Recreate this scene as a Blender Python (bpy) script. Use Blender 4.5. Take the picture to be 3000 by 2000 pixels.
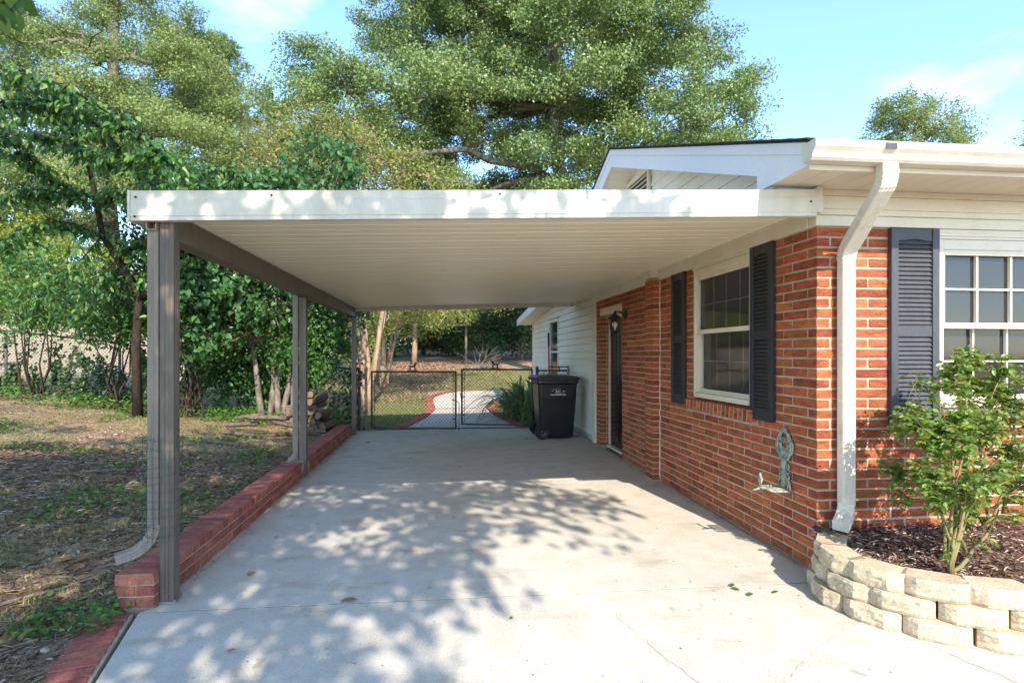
import bpy, bmesh, math, random
import numpy as np
from mathutils import Vector, Matrix
random.seed(7)
for o in list(bpy.data.objects): bpy.data.objects.remove(o)
SC = bpy.context.scene
COL = SC.collection
R = math.radians

# ------------------------------------------------------------------ camera
cam = bpy.data.cameras.new("camera"); cam.sensor_width = 36.0
cam.lens = 1650/3000*36
cam.shift_x = 25/3000; cam.shift_y = 37/3000
cam.clip_start = 0.05; cam.clip_end = 2000
co = bpy.data.objects.new("camera", cam); COL.objects.link(co)
co.location = (0, 0, 1.45); co.rotation_euler = (R(90), 0, R(-6.05))
SC.camera = co

# ------------------------------------------------------------------ light
TO_SUN = Vector((0.20, -1.32, 1.0)).normalized()
w = bpy.data.worlds.new("World"); SC.world = w; w.use_nodes = True
nt = w.node_tree; nt.nodes.clear()
out = nt.nodes.new("ShaderNodeOutputWorld"); bg = nt.nodes.new("ShaderNodeBackground")
sky = nt.nodes.new("ShaderNodeTexSky"); sky.sky_type = 'NISHITA'; sky.sun_disc = False
sky.sun_elevation = math.asin(TO_SUN.z)
sky.sun_rotation = math.atan2(TO_SUN.x, TO_SUN.y)
sky.altitude = 100; sky.air_density = 1.0; sky.dust_density = 0.35; sky.ozone_density = 3.0
tc = nt.nodes.new("ShaderNodeTexCoord"); mp = nt.nodes.new("ShaderNodeMapping")
mp.inputs['Scale'].default_value = (1.6, 1.6, 3.6); mp.inputs['Location'].default_value = (4.4, 1.1, 2.0)
nz = nt.nodes.new("ShaderNodeTexNoise"); nz.inputs['Scale'].default_value = 1.3; nz.inputs['Detail'].default_value = 7; nz.inputs['Roughness'].default_value = 0.55
rp = nt.nodes.new("ShaderNodeValToRGB"); rp.color_ramp.elements[0].position = 0.54; rp.color_ramp.elements[1].position = 0.92
rp.color_ramp.elements[0].color = (0, 0, 0, 1); rp.color_ramp.elements[1].color = (0.75, 0.75, 0.75, 1)
mx = nt.nodes.new("ShaderNodeMix"); mx.data_type = 'RGBA'
mx.inputs['B'].default_value = (5.6, 5.9, 6.4, 1)
nt.links.new(tc.outputs['Generated'], mp.inputs['Vector']); nt.links.new(mp.outputs[0], nz.inputs['Vector'])
nt.links.new(nz.outputs['Fac'], rp.inputs[0]); nt.links.new(rp.outputs[0], mx.inputs['Factor'])
tn = nt.nodes.new("ShaderNodeMix"); tn.data_type = 'RGBA'; tn.blend_type = 'MULTIPLY'; tn.inputs['Factor'].default_value = 1.0; tn.inputs['B'].default_value = (0.84, 0.93, 1.0, 1)
nt.links.new(sky.outputs[0], tn.inputs['A']); nt.links.new(tn.outputs['Result'], mx.inputs['A']); nt.links.new(mx.outputs['Result'], bg.inputs[0])
bg.inputs[1].default_value = 0.15
nt.links.new(bg.outputs[0], out.inputs[0])
sl = bpy.data.lights.new("sun", 'SUN'); sl.energy = 2.4; sl.angle = R(0.55); sl.color = (1.0, 0.90, 0.77)
so = bpy.data.objects.new("sun", sl); COL.objects.link(so); so.location = (3, -12, 12)
so.rotation_euler = TO_SUN.to_track_quat('Z', 'Y').to_euler()
SC.view_settings.view_transform = 'Standard'; SC.view_settings.look = 'None'
SC.view_settings.gamma = 1.0; SC.view_settings.exposure = 1.95; SC.view_settings.use_curve_mapping = False
SC.render.engine = 'CYCLES'
SC.cycles.max_bounces = 14; SC.cycles.diffuse_bounces = 8; SC.cycles.transparent_max_bounces = 24

# ------------------------------------------------------------------ materials
def _n(m, t): return m.node_tree.nodes.new(t)
def pm(name, c1, c2=None, scale=6.0, rough=0.7, bump=0.0, bscale=60.0, spec=0.3, stretch=(1, 1, 1), metal=0.0, objrand=0.0, c3=None, fine=0.0, coat=0.0, sharp=(0.35, 0.65), detail=5):
    m = bpy.data.materials.new(name); m.use_nodes = True; t = m.node_tree; L = t.links.new
    b = t.nodes['Principled BSDF']; b.inputs['Roughness'].default_value = rough
    b.inputs['Specular IOR Level'].default_value = spec; b.inputs['Metallic'].default_value = metal
    b.inputs['Coat Weight'].default_value = coat
    c2 = c2 or tuple(x*0.8 for x in c1)
    tcn = _n(m, "ShaderNodeTexCoord"); mpn = _n(m, "ShaderNodeMapping"); mpn.inputs['Scale'].default_value = stretch
    L(tcn.outputs['Object'], mpn.inputs['Vector']); V = mpn.outputs[0]
    oi = _n(m, "ShaderNodeObjectInfo")
    if objrand:
        va = _n(m, "ShaderNodeVectorMath"); va.operation = 'MULTIPLY_ADD'
        cb = _n(m, "ShaderNodeCombineXYZ")
        for i in range(3): L(oi.outputs['Random'], cb.inputs[i])
        va.inputs[1].default_value = (37, 53, 71)
        L(cb.outputs[0], va.inputs[0]); L(V, va.inputs[2]); V = va.outputs[0]
    nzn = _n(m, "ShaderNodeTexNoise"); nzn.inputs['Scale'].default_value = scale; nzn.inputs['Detail'].default_value = detail; nzn.inputs['Roughness'].default_value = 0.6
    L(V, nzn.inputs['Vector'])
    cr = _n(m, "ShaderNodeValToRGB"); e = cr.color_ramp.elements
    e[0].position, e[1].position = sharp; e[0].color = (*c1, 1); e[1].color = (*c2, 1)
    if c3: x = cr.color_ramp.elements.new(min(0.98, sharp[1]+0.12)); x.color = (*c3, 1)
    L(nzn.outputs['Fac'], cr.inputs[0]); colr = cr.outputs[0]
    if fine:
        n2 = _n(m, "ShaderNodeTexNoise"); n2.inputs['Scale'].default_value = bscale*1.3; n2.inputs['Detail'].default_value = 3
        L(V, n2.inputs['Vector'])
        mr = _n(m, "ShaderNodeMapRange"); mr.inputs[1].default_value = 0.3; mr.inputs[2].default_value = 0.7; mr.inputs[3].default_value = 1-fine; mr.inputs[4].default_value = 1+fine
        L(n2.outputs['Fac'], mr.inputs[0])
        hv = _n(m, "ShaderNodeHueSaturation"); L(mr.outputs[0], hv.inputs['Value']); L(colr, hv.inputs['Color']); colr = hv.outputs[0]
    if objrand:
        at = _n(m, "ShaderNodeAttribute"); at.attribute_name = "rnd"
        ad = _n(m, "ShaderNodeMath"); ad.operation = 'ADD'; L(oi.outputs['Random'], ad.inputs[0]); L(at.outputs['Fac'], ad.inputs[1])
        fr = _n(m, "ShaderNodeMath"); fr.operation = 'FRACT'; L(ad.outputs[0], fr.inputs[0])
        mr = _n(m, "ShaderNodeMapRange"); mr.inputs[3].default_value = 1-objrand; mr.inputs[4].default_value = 1+objrand*0.8
        L(fr.outputs[0], mr.inputs[0])
        hv = _n(m, "ShaderNodeHueSaturation"); L(mr.outputs[0], hv.inputs['Value']); L(colr, hv.inputs['Color']); colr = hv.outputs[0]
        mr2 = _n(m, "ShaderNodeMapRange"); mr2.inputs[3].default_value = 0.492; mr2.inputs[4].default_value = 0.508
        f2 = _n(m, "ShaderNodeMath"); f2.operation = 'MULTIPLY'; f2.inputs[1].default_value = 7.31; L(fr.outputs[0], f2.inputs[0])
        f3 = _n(m, "ShaderNodeMath"); f3.operation = 'FRACT'; L(f2.outputs[0], f3.inputs[0]); L(f3.outputs[0], mr2.inputs[0]); L(mr2.outputs[0], hv.inputs['Hue'])
    L(colr, b.inputs['Base Color'])
    if bump:
        bn = _n(m, "ShaderNodeBump"); bn.inputs['Strength'].default_value = bump; bn.inputs['Distance'].default_value = 0.01
        n3 = _n(m, "ShaderNodeTexNoise"); n3.inputs['Scale'].default_value = bscale; n3.inputs['Detail'].default_value = 6; n3.inputs['Roughness'].default_value = 0.65
        L(V, n3.inputs['Vector']); L(n3.outputs['Fac'], bn.inputs['Height']); L(bn.outputs[0], b.inputs['Normal'])
    return m

def leafmat(name, cols, trans=0.3, rough=0.5, spec=0.3):
    m = bpy.data.materials.new(name); m.use_nodes = True; t = m.node_tree; L = t.links.new
    b = t.nodes['Principled BSDF']; b.inputs['Roughness'].default_value = rough; b.inputs['Specular IOR Level'].default_value = spec
    at = _n(m, "ShaderNodeAttribute"); at.attribute_name = "rnd"
    cr = _n(m, "ShaderNodeValToRGB"); e = cr.color_ramp.elements
    for i, (p, c) in enumerate(cols):
        x = e[i] if i < 2 else e.new(p)
        x.position = p; x.color = (*c, 1)
    L(at.outputs['Fac'], cr.inputs[0]); L(cr.outputs[0], b.inputs['Base Color'])
    tr = _n(m, "ShaderNodeBsdfTranslucent")
    hv = _n(m, "ShaderNodeHueSaturation"); hv.inputs['Value'].default_value = 1.5; hv.inputs['Hue'].default_value = 0.485; L(cr.outputs[0], hv.inputs['Color']); L(hv.outputs[0], tr.inputs[0])
    ms = _n(m, "ShaderNodeMixShader"); ms.inputs[0].default_value = trans
    L(b.outputs[0], ms.inputs[1]); L(tr.outputs[0], ms.inputs[2])
    L(ms.outputs[0], t.nodes['Material Output'].inputs[0])
    return m

M = {}
M['brick'] = pm('house_brick', (0.41, 0.120, 0.050), (0.23, 0.050, 0.021), 9, 0.85, 0.95, 42, 0.2, (1, 1, 3.2), objrand=0.32, fine=0.32, sharp=(0.38, 0.72))
M['brick2'] = pm('edging_brick', (0.37, 0.125, 0.088), (0.23, 0.070, 0.050), 8, 0.85, 0.5, 60, 0.2, objrand=0.32, fine=0.25)
M['mortar'] = pm('mortar', (0.46, 0.385, 0.285), (0.34, 0.28, 0.205), 6, 0.95, 0.5, 90, 0.1, fine=0.1)
M['concrete'] = None
M['white'] = pm('white_vinyl', (0.68, 0.62, 0.50), (0.62, 0.55, 0.42), 2.5, 0.45, 0.05, 40, 0.4, fine=0.03)
M['rakepaint'] = pm('flaking_white_paint', (0.62, 0.63, 0.63), (0.40, 0.41, 0.42), 16, 0.5, 0.1, 40, 0.35, fine=0.04, sharp=(0.715, 0.735), detail=9)
M['ceil'] = pm('white_aluminium_pan', (0.87, 0.78, 0.59), (0.75, 0.65, 0.47), 3.0, 0.42, 0.03, 40, 0.4, (0.25, 6, 1), fine=0.03, sharp=(0.45, 0.85))
M['fascia'] = pm('white_aluminium_fascia', (0.64, 0.60, 0.51), (0.54, 0.49, 0.40), 3, 0.45, 0.04, 40, 0.4, (3, 3, 0.6), fine=0.05)
M['siding'] = pm('white_siding', (0.68, 0.65, 0.58), (0.56, 0.51, 0.37), 0.9, 0.5, 0.04, 30, 0.35, fine=0.03, sharp=(0.45, 0.8))
M['gutter'] = pm('white_gutter', (0.64, 0.59, 0.49), (0.55, 0.49, 0.38), 4, 0.35, 0.02, 30, 0.5, fine=0.03)
M['spout'] = pm('dirty_white_downspout', (0.66, 0.61, 0.51), (0.50, 0.43, 0.32), 6, 0.4, 0.03, 30, 0.4, fine=0.06, sharp=(0.5, 0.8))
M['bronze'] = pm('bronze_painted_aluminium', (0.140, 0.110, 0.080), (0.095, 0.073, 0.053), 5, 0.5, 0.06, 50, 0.4, (6, 6, 0.5), fine=0.08)
M['bronze_light'] = pm('weathered_bronze_downspout', (0.24, 0.195, 0.150), (0.16, 0.127, 0.096), 5, 0.55, 0.06, 50, 0.35, (8, 8, 0.4), fine=0.1)
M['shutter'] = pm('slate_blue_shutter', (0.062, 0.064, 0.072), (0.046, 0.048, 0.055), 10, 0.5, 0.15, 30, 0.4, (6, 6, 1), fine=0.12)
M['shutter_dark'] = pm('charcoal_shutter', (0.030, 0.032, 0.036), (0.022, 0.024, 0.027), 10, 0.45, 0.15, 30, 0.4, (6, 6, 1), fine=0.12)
M['black'] = pm('black_gloss_paint', (0.010, 0.010, 0.011), (0.014, 0.014, 0.015), 5, 0.22, 0.0, 30, 0.5)
M['iron'] = pm('black_lantern_metal', (0.016, 0.015, 0.014), (0.024, 0.022, 0.02), 20, 0.5, 0.1, 80, 0.4)
M['verdigris'] = pm('verdigris_cast_iron', (0.38, 0.37, 0.28), (0.13, 0.19, 0.16), 16, 0.6, 0.2, 90, 0.35, fine=0.15, sharp=(0.4, 0.62))
M['galv'] = pm('galvanised_steel', (0.36, 0.37, 0.37), (0.27, 0.28, 0.27), 9, 0.45, 0.05, 50, 0.5, metal=0.5)
M['darkfence'] = pm('dull_fence_metal', (0.10, 0.095, 0.085), (0.065, 0.06, 0.055), 12, 0.6, 0.1, 60, 0.35, metal=0.2)
M['rust'] = pm('rusty_iron', (0.055, 0.035, 0.026), (0.035, 0.024, 0.02), 30, 0.8, 0.2, 90, 0.2)
M['cart'] = pm('black_cart_plastic', (0.006, 0.006, 0.007), (0.010, 0.010, 0.011), 8, 0.30, 0.12, 160, 0.45)
M['cartlid'] = pm('faded_cart_lid', (0.030, 0.030, 0.030), (0.022, 0.022, 0.022), 8, 0.4, 0.12, 120, 0.45)
M['tyre'] = pm('cart_tyre', (0.012, 0.012, 0.012), (0.018, 0.018, 0.018), 9, 0.6, 0.1, 60, 0.3)
M['print'] = pm('white_print', (0.75, 0.75, 0.72), (0.70, 0.70, 0.66), 5, 0.6)
M['red'] = pm('red_painted_steel', (0.42, 0.018, 0.022), (0.36, 0.015, 0.018), 5, 0.35, spec=0.5)
M['stone'] = pm('tan_split_face_block', (0.53, 0.44, 0.31), (0.42, 0.335, 0.22), 12, 0.95, 0.5, 70, 0.1, objrand=0.10, fine=0.2)
M['wood'] = pm('weathered_wood', (0.23, 0.17, 0.12), (0.13, 0.09, 0.06), 14, 0.85, 0.5, 40, 0.15, (1, 1, 6), objrand=0.25, fine=0.2)
M['woodend'] = pm('cut_log_end', (0.20, 0.14, 0.085), (0.12, 0.08, 0.05), 22, 0.85, 0.4, 60, 0.15, objrand=0.2, fine=0.15)
M['logbark'] = pm('grey_log_bark', (0.17, 0.13, 0.10), (0.07, 0.052, 0.04), 18, 0.95, 0.9, 45, 0.1, (1, 3, 1), objrand=0.3, fine=0.2)
M['bark_dark'] = pm('dark_bark', (0.060, 0.045, 0.033), (0.028, 0.022, 0.017), 14, 0.95, 0.8, 40, 0.1, (1, 1, 0.4), fine=0.2)
M['bark_grey'] = pm('lichen_grey_bark', (0.24, 0.205, 0.16), (0.10, 0.082, 0.064), 9, 0.95, 0.7, 30, 0.1, (1, 1, 0.5), fine=0.2)
M['bark_tan'] = pm('smooth_tan_bark', (0.42, 0.30, 0.19), (0.25, 0.165, 0.10), 5, 0.8, 0.3, 25, 0.15, (1, 1, 0.4), fine=0.15)
M['shingle'] = pm('dark_shingles', (0.035, 0.034, 0.036), (0.055, 0.052, 0.05), 30, 0.9, 0.5, 90, 0.1)
M['glass'] = None
M['caulk'] = pm('white_caulk', (0.70, 0.64, 0.55), (0.55, 0.48, 0.38), 30, 0.8, 0.3, 80)
M['stain'] = pm('dark_joint', (0.06, 0.055, 0.048), (0.10, 0.09, 0.075), 20, 0.95)
M['crack'] = pm('hairline_crack', (0.30, 0.26, 0.20), (0.40, 0.35, 0.28), 30, 0.95)
M['screw'] = pm('rusty_screw', (0.06, 0.025, 0.012), (0.04, 0.018, 0.01), 40, 0.8)
M['lampglass'] = pm('frosted_bulb', (0.80, 0.78, 0.72), (0.78, 0.76, 0.70), 5, 0.3)
M['blind'] = pm('white_blind', (0.70, 0.70, 0.66), (0.62, 0.62, 0.60), 5, 0.5)
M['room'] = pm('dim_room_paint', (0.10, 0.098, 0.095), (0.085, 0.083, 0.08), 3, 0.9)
M['wire'] = pm('green_coated_wire', (0.02, 0.075, 0.06), (0.016, 0.06, 0.05), 30, 0.5)
M['straw'] = pm('dry_straw', (0.46, 0.36, 0.22), (0.30, 0.22, 0.12), 30, 0.9)
M['rock'] = pm('pale_rock', (0.50, 0.42, 0.30), (0.36, 0.30, 0.22), 14, 0.95, 0.5, 40, objrand=0.3)
M['nbrick'] = pm('far_brick_wall', (0.36, 0.16, 0.10), (0.28, 0.12, 0.08), 20, 0.9, objrand=0.1)

def glass_mat():
    m = bpy.data.materials.new('window_glass_with_screen'); m.use_nodes = True; t = m.node_tree; L = t.links.new; t.nodes.remove(t.nodes['Principled BSDF'])
    tr = _n(m, "ShaderNodeBsdfTransparent"); tr.inputs[0].default_value = (0.8, 0.82, 0.82, 1)
    df = _n(m, "ShaderNodeBsdfDiffuse"); df.inputs[0].default_value = (0.075, 0.072, 0.072, 1)
    gl = _n(m, "ShaderNodeBsdfGlossy"); gl.inputs['Roughness'].default_value = 0.06; gl.inputs[0].default_value = (0.9, 0.9, 0.9, 1)
    m1 = _n(m, "ShaderNodeMixShader"); m1.inputs[0].default_value = 0.36; L(tr.outputs[0], m1.inputs[1]); L(df.outputs[0], m1.inputs[2])
    fr = _n(m, "ShaderNodeFresnel"); fr.inputs[0].default_value = 1.5
    m2 = _n(m, "ShaderNodeMixShader"); L(fr.outputs[0], m2.inputs[0]); L(m1.outputs[0], m2.inputs[1]); L(gl.outputs[0], m2.inputs[2])
    L(m2.outputs[0], t.nodes['Material Output'].inputs[0]); return m
M['glass'] = glass_mat()

def concrete_mat():
    m = bpy.data.materials.new('worn_concrete'); m.use_nodes = True; t = m.node_tree; L = t.links.new
    b = t.nodes['Principled BSDF']; b.inputs['Roughness'].default_value = 0.9; b.inputs['Specular IOR Level'].default_value = 0.2
    tcn = _n(m, "ShaderNodeTexCoord"); V = tcn.outputs['Object']
    def noise(s, d=6, r=0.6, st=None):
        n = _n(m, "ShaderNodeTexNoise"); n.inputs['Scale'].default_value = s; n.inputs['Detail'].default_value = d; n.inputs['Roughness'].default_value = r
        if st:
            mm = _n(m, "ShaderNodeMapping"); mm.inputs['Scale'].default_value = st; L(V, mm.inputs[0]); L(mm.outputs[0], n.inputs[0])
        else: L(V, n.inputs['Vector'])
        return n.outputs['Fac']
    def ramp(s, p0, c0, p1, c1):
        r = _n(m, "ShaderNodeValToRGB"); e = r.color_ramp.elements; e[0].position = p0; e[1].position = p1; e[0].color = (*c0, 1); e[1].color = (*c1, 1); L(s, r.inputs[0]); return r.outputs[0]
    def mult(a, bb, f=1.0):
        x = _n(m, "ShaderNodeMix"); x.data_type = 'RGBA'; x.blend_type = 'MULTIPLY'; x.inputs['Factor'].default_value = f; L(a, x.inputs['A']); L(bb, x.inputs['B']); return x.outputs['Result']
    base = ramp(noise(0.9, 8), 0.3, (0.60, 0.56, 0.475), 0.7, (0.51, 0.475, 0.40))
    c = mult(base, ramp(noise(5, 6), 0.35, (0.88, 0.87, 0.85), 0.65, (1, 1, 1)))
    c = mult(c, ramp(noise(90, 4, 0.7), 0.30, (0.72, 0.71, 0.70), 0.52, (1, 1, 1)))           # aggregate
    c = mult(c, ramp(noise(260, 2, 0.6), 0.33, (0.62, 0.60, 0.58), 0.42, (1, 1, 1)), 0.8)      # pits
    c = mult(c, ramp(noise(1.7, 4, 0.55, (1.0, 2.2, 1)), 0.58, (1, 1, 1), 0.76, (0.74, 0.67, 0.57)))
    c = mult(c, ramp(noise(3.1, 3, 0.5, (1.6, 1.0, 1)), 0.68, (1, 1, 1), 0.74, (0.70, 0.68, 0.64)))   # brown stains
    L(c, b.inputs['Base Color'])
    bn = _n(m, "ShaderNodeBump"); bn.inputs['Strength'].default_value = 0.35; bn.inputs['Distance'].default_value = 0.006
    L(noise(130, 5, 0.7), bn.inputs['Height']); L(bn.outputs[0], b.inputs['Normal'])
    return m
M['concrete'] = concrete_mat()

def ground_mat():
    m = bpy.data.materials.new('yard_soil_and_grass'); m.use_nodes = True; t = m.node_tree; L = t.links.new
    b = t.nodes['Principled BSDF']; b.inputs['Roughness'].default_value = 1.0; b.inputs['Specular IOR Level'].default_value = 0.05
    geo = _n(m, "ShaderNodeNewGeometry"); V = geo.outputs['Position']
    def noise(s, d=6, r=0.6):
        n = _n(m, "ShaderNodeTexNoise"); n.inputs['Scale'].default_value = s; n.inputs['Detail'].default_value = d; n.inputs['Roughness'].default_value = r; L(V, n.inputs['Vector']); return n.outputs['Fac']
    def ramp(s, *st):
        r = _n(m, "ShaderNodeValToRGB"); e = r.color_ramp.elements
        for i, (p, c) in enumerate(st):
            x = e[i] if i < 2 else e.new(p)
            x.position = p; x.color = (*c, 1)
        L(s, r.inputs[0]); return r.outputs[0]
    def mix(f, a, bb, mode='MIX'):
        x = _n(m, "ShaderNodeMix"); x.data_type = 'RGBA'; x.blend_type = mode
        if isinstance(f, float): x.inputs['Factor'].default_value = f
        else: L(f, x.inputs['Factor'])
        L(a, x.inputs['A']); L(bb, x.inputs['B']); return x.outputs['Result']
    soil = ramp(noise(3.5, 8, 0.7), (0.3, (0.18, 0.11, 0.066)), (0.5, (0.32, 0.215, 0.135)), (0.7, (0.46, 0.35, 0.225)))
    speck = ramp(noise(45, 5, 0.75), (0.33, (0.35, 0.30, 0.26)), (0.5, (1, 1, 1)), (0.68, (1.5, 1.4, 1.25)))
    soil = mix(1.0, soil, speck, 'MULTIPLY')
    grass = ramp(noise(6, 8, 0.7), (0.3, (0.12, 0.135, 0.045)), (0.55, (0.23, 0.225, 0.095)), (0.75, (0.36, 0.31, 0.16)))
    grass = mix(1.0, grass, ramp(noise(70, 4, 0.75), (0.35, (0.5, 0.5, 0.45)), (0.6, (1.25, 1.25, 1.1))), 'MULTIPLY')
    sand = ramp(noise(4, 8, 0.7), (0.3, (0.34, 0.27, 0.18)), (0.7, (0.44, 0.36, 0.24)))
    at = _n(m, "ShaderNodeAttribute"); at.attribute_name = "grassy"
    at2 = _n(m, "ShaderNodeAttribute"); at2.attribute_name = "sandy"
    n1 = noise(1.3, 6, 0.6)
    ad = _n(m, "ShaderNodeMath"); ad.operation = 'ADD'; L(n1, ad.inputs[0]); L(at.outputs['Fac'], ad.inputs[1])
    f = ramp(ad.outputs[0], (0.85, (0, 0, 0)), (1.15, (1, 1, 1)))
    c = mix(f, soil, grass); c = mix(at2.outputs['Fac'], c, sand)
    L(c, b.inputs['Base Color'])
    bn = _n(m, "ShaderNodeBump"); bn.inputs['Strength'].default_value = 0.8; bn.inputs['Distance'].default_value = 0.03
    L(noise(38, 6, 0.75), bn.inputs['Height']); L(bn.outputs[0], b.inputs['Normal'])
    return m
M['ground'] = ground_mat()
M['mulch'] = pm('bark_mulch', (0.20, 0.115, 0.085), (0.09, 0.05, 0.04), 30, 1.0, 0.9, 60, 0.1, fine=0.3)

G = lambda *c: c
LF = {
 'oak': leafmat('oak_leaves', [(0.0, (0.095, 0.165, 0.046)), (0.5, (0.165, 0.245, 0.07)), (0.93, (0.245, 0.31, 0.11)), (0.985, (0.276, 0.115, 0.046))], 0.25, 0.42, 0.45),
 'loak': leafmat('yellowish_oak_leaves', [(0.0, (0.11, 0.175, 0.045)), (0.5, (0.185, 0.25, 0.07)), (0.95, (0.28, 0.32, 0.115)), (0.99, (0.312, 0.144, 0.060))], 0.3, 0.5, 0.3),
 'pine': leafmat('pine_needles', [(0.0, (0.075, 0.125, 0.03)), (0.6, (0.13, 0.19, 0.045)), (1.0, (0.20, 0.24, 0.07))], 0.2),
 'crape': leafmat('crape_myrtle_leaves', [(0.0, (0.103, 0.155, 0.029)), (0.55, (0.207, 0.241, 0.052)), (0.85, (0.299, 0.253, 0.086)), (0.97, (0.310, 0.149, 0.069))], 0.35),
 'hedge': leafmat('lime_hedge_leaves', [(0.0, (0.143, 0.209, 0.028)), (0.5, (0.253, 0.308, 0.050)), (1.0, (0.33, 0.34, 0.08))], 0.35),
 'vine': leafmat('heart_vine_leaves', [(0.0, (0.03, 0.085, 0.02)), (0.5, (0.055, 0.14, 0.035)), (0.95, (0.10, 0.21, 0.055)), (0.99, (0.26, 0.22, 0.03))], 0.3, 0.4, 0.4),
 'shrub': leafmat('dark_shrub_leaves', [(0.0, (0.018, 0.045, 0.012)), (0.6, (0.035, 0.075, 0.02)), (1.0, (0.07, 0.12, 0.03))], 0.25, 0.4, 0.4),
 'mulb': leafmat('drooping_green_leaves', [(0.0, (0.028, 0.085, 0.022)), (0.5, (0.065, 0.165, 0.036)), (0.85, (0.13, 0.26, 0.055)), (1.0, (0.24, 0.34, 0.09))], 0.42, 0.35, 0.45),
 'far': leafmat('woodland_leaves', [(0.0, (0.036, 0.078, 0.018)), (0.5, (0.072, 0.132, 0.030)), (0.9, (0.156, 0.204, 0.048)), (0.98, (0.264, 0.156, 0.060))], 0.3),
 'redbud': leafmat('shade_tree_leaves', [(0.0, (0.06, 0.12, 0.02)), (0.6, (0.09, 0.18, 0.03)), (1.0, (0.16, 0.25, 0.05))], 0.4, 0.5, 0.3),
 'rose': leafmat('rose_leaves', [(0.0, (0.07, 0.14, 0.022)), (0.5, (0.14, 0.235, 0.038)), (0.9, (0.25, 0.33, 0.07)), (0.985, (0.26, 0.13, 0.055))], 0.35, 0.3, 0.5),
 'lily': leafmat('strap_leaves', [(0.0, (0.05, 0.12, 0.02)), (0.6, (0.10, 0.19, 0.035)), (1.0, (0.20, 0.26, 0.07))], 0.35, 0.35, 0.4),
 'grass': leafmat('grass_blades', [(0.0, (0.09, 0.13, 0.03)), (0.4, (0.18, 0.20, 0.065)), (0.7, (0.32, 0.29, 0.13)), (1.0, (0.46, 0.38, 0.20))], 0.35),
 'weed': leafmat('weed_leaves', [(0.0, (0.04, 0.11, 0.02)), (0.6, (0.08, 0.18, 0.03)), (1.0, (0.16, 0.26, 0.05))], 0.35),
 'litter': leafmat('dry_leaf_litter', [(0.0, (0.10, 0.06, 0.038)), (0.4, (0.22, 0.15, 0.10)), (0.8, (0.36, 0.27, 0.19)), (1.0, (0.50, 0.44, 0.36))], 0.1),
 'redlit': leafmat('rusty_leaf_litter', [(0.0, (0.15, 0.07, 0.04)), (0.5, (0.30, 0.16, 0.09)), (1.0, (0.45, 0.30, 0.20))], 0.1),
 'chip': leafmat('bark_chips', [(0.0, (0.07, 0.04, 0.033)), (0.4, (0.18, 0.11, 0.085)), (0.75, (0.33, 0.22, 0.165)), (1.0, (0.58, 0.48, 0.35))], 0.02, 0.9, 0.1),
}

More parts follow.
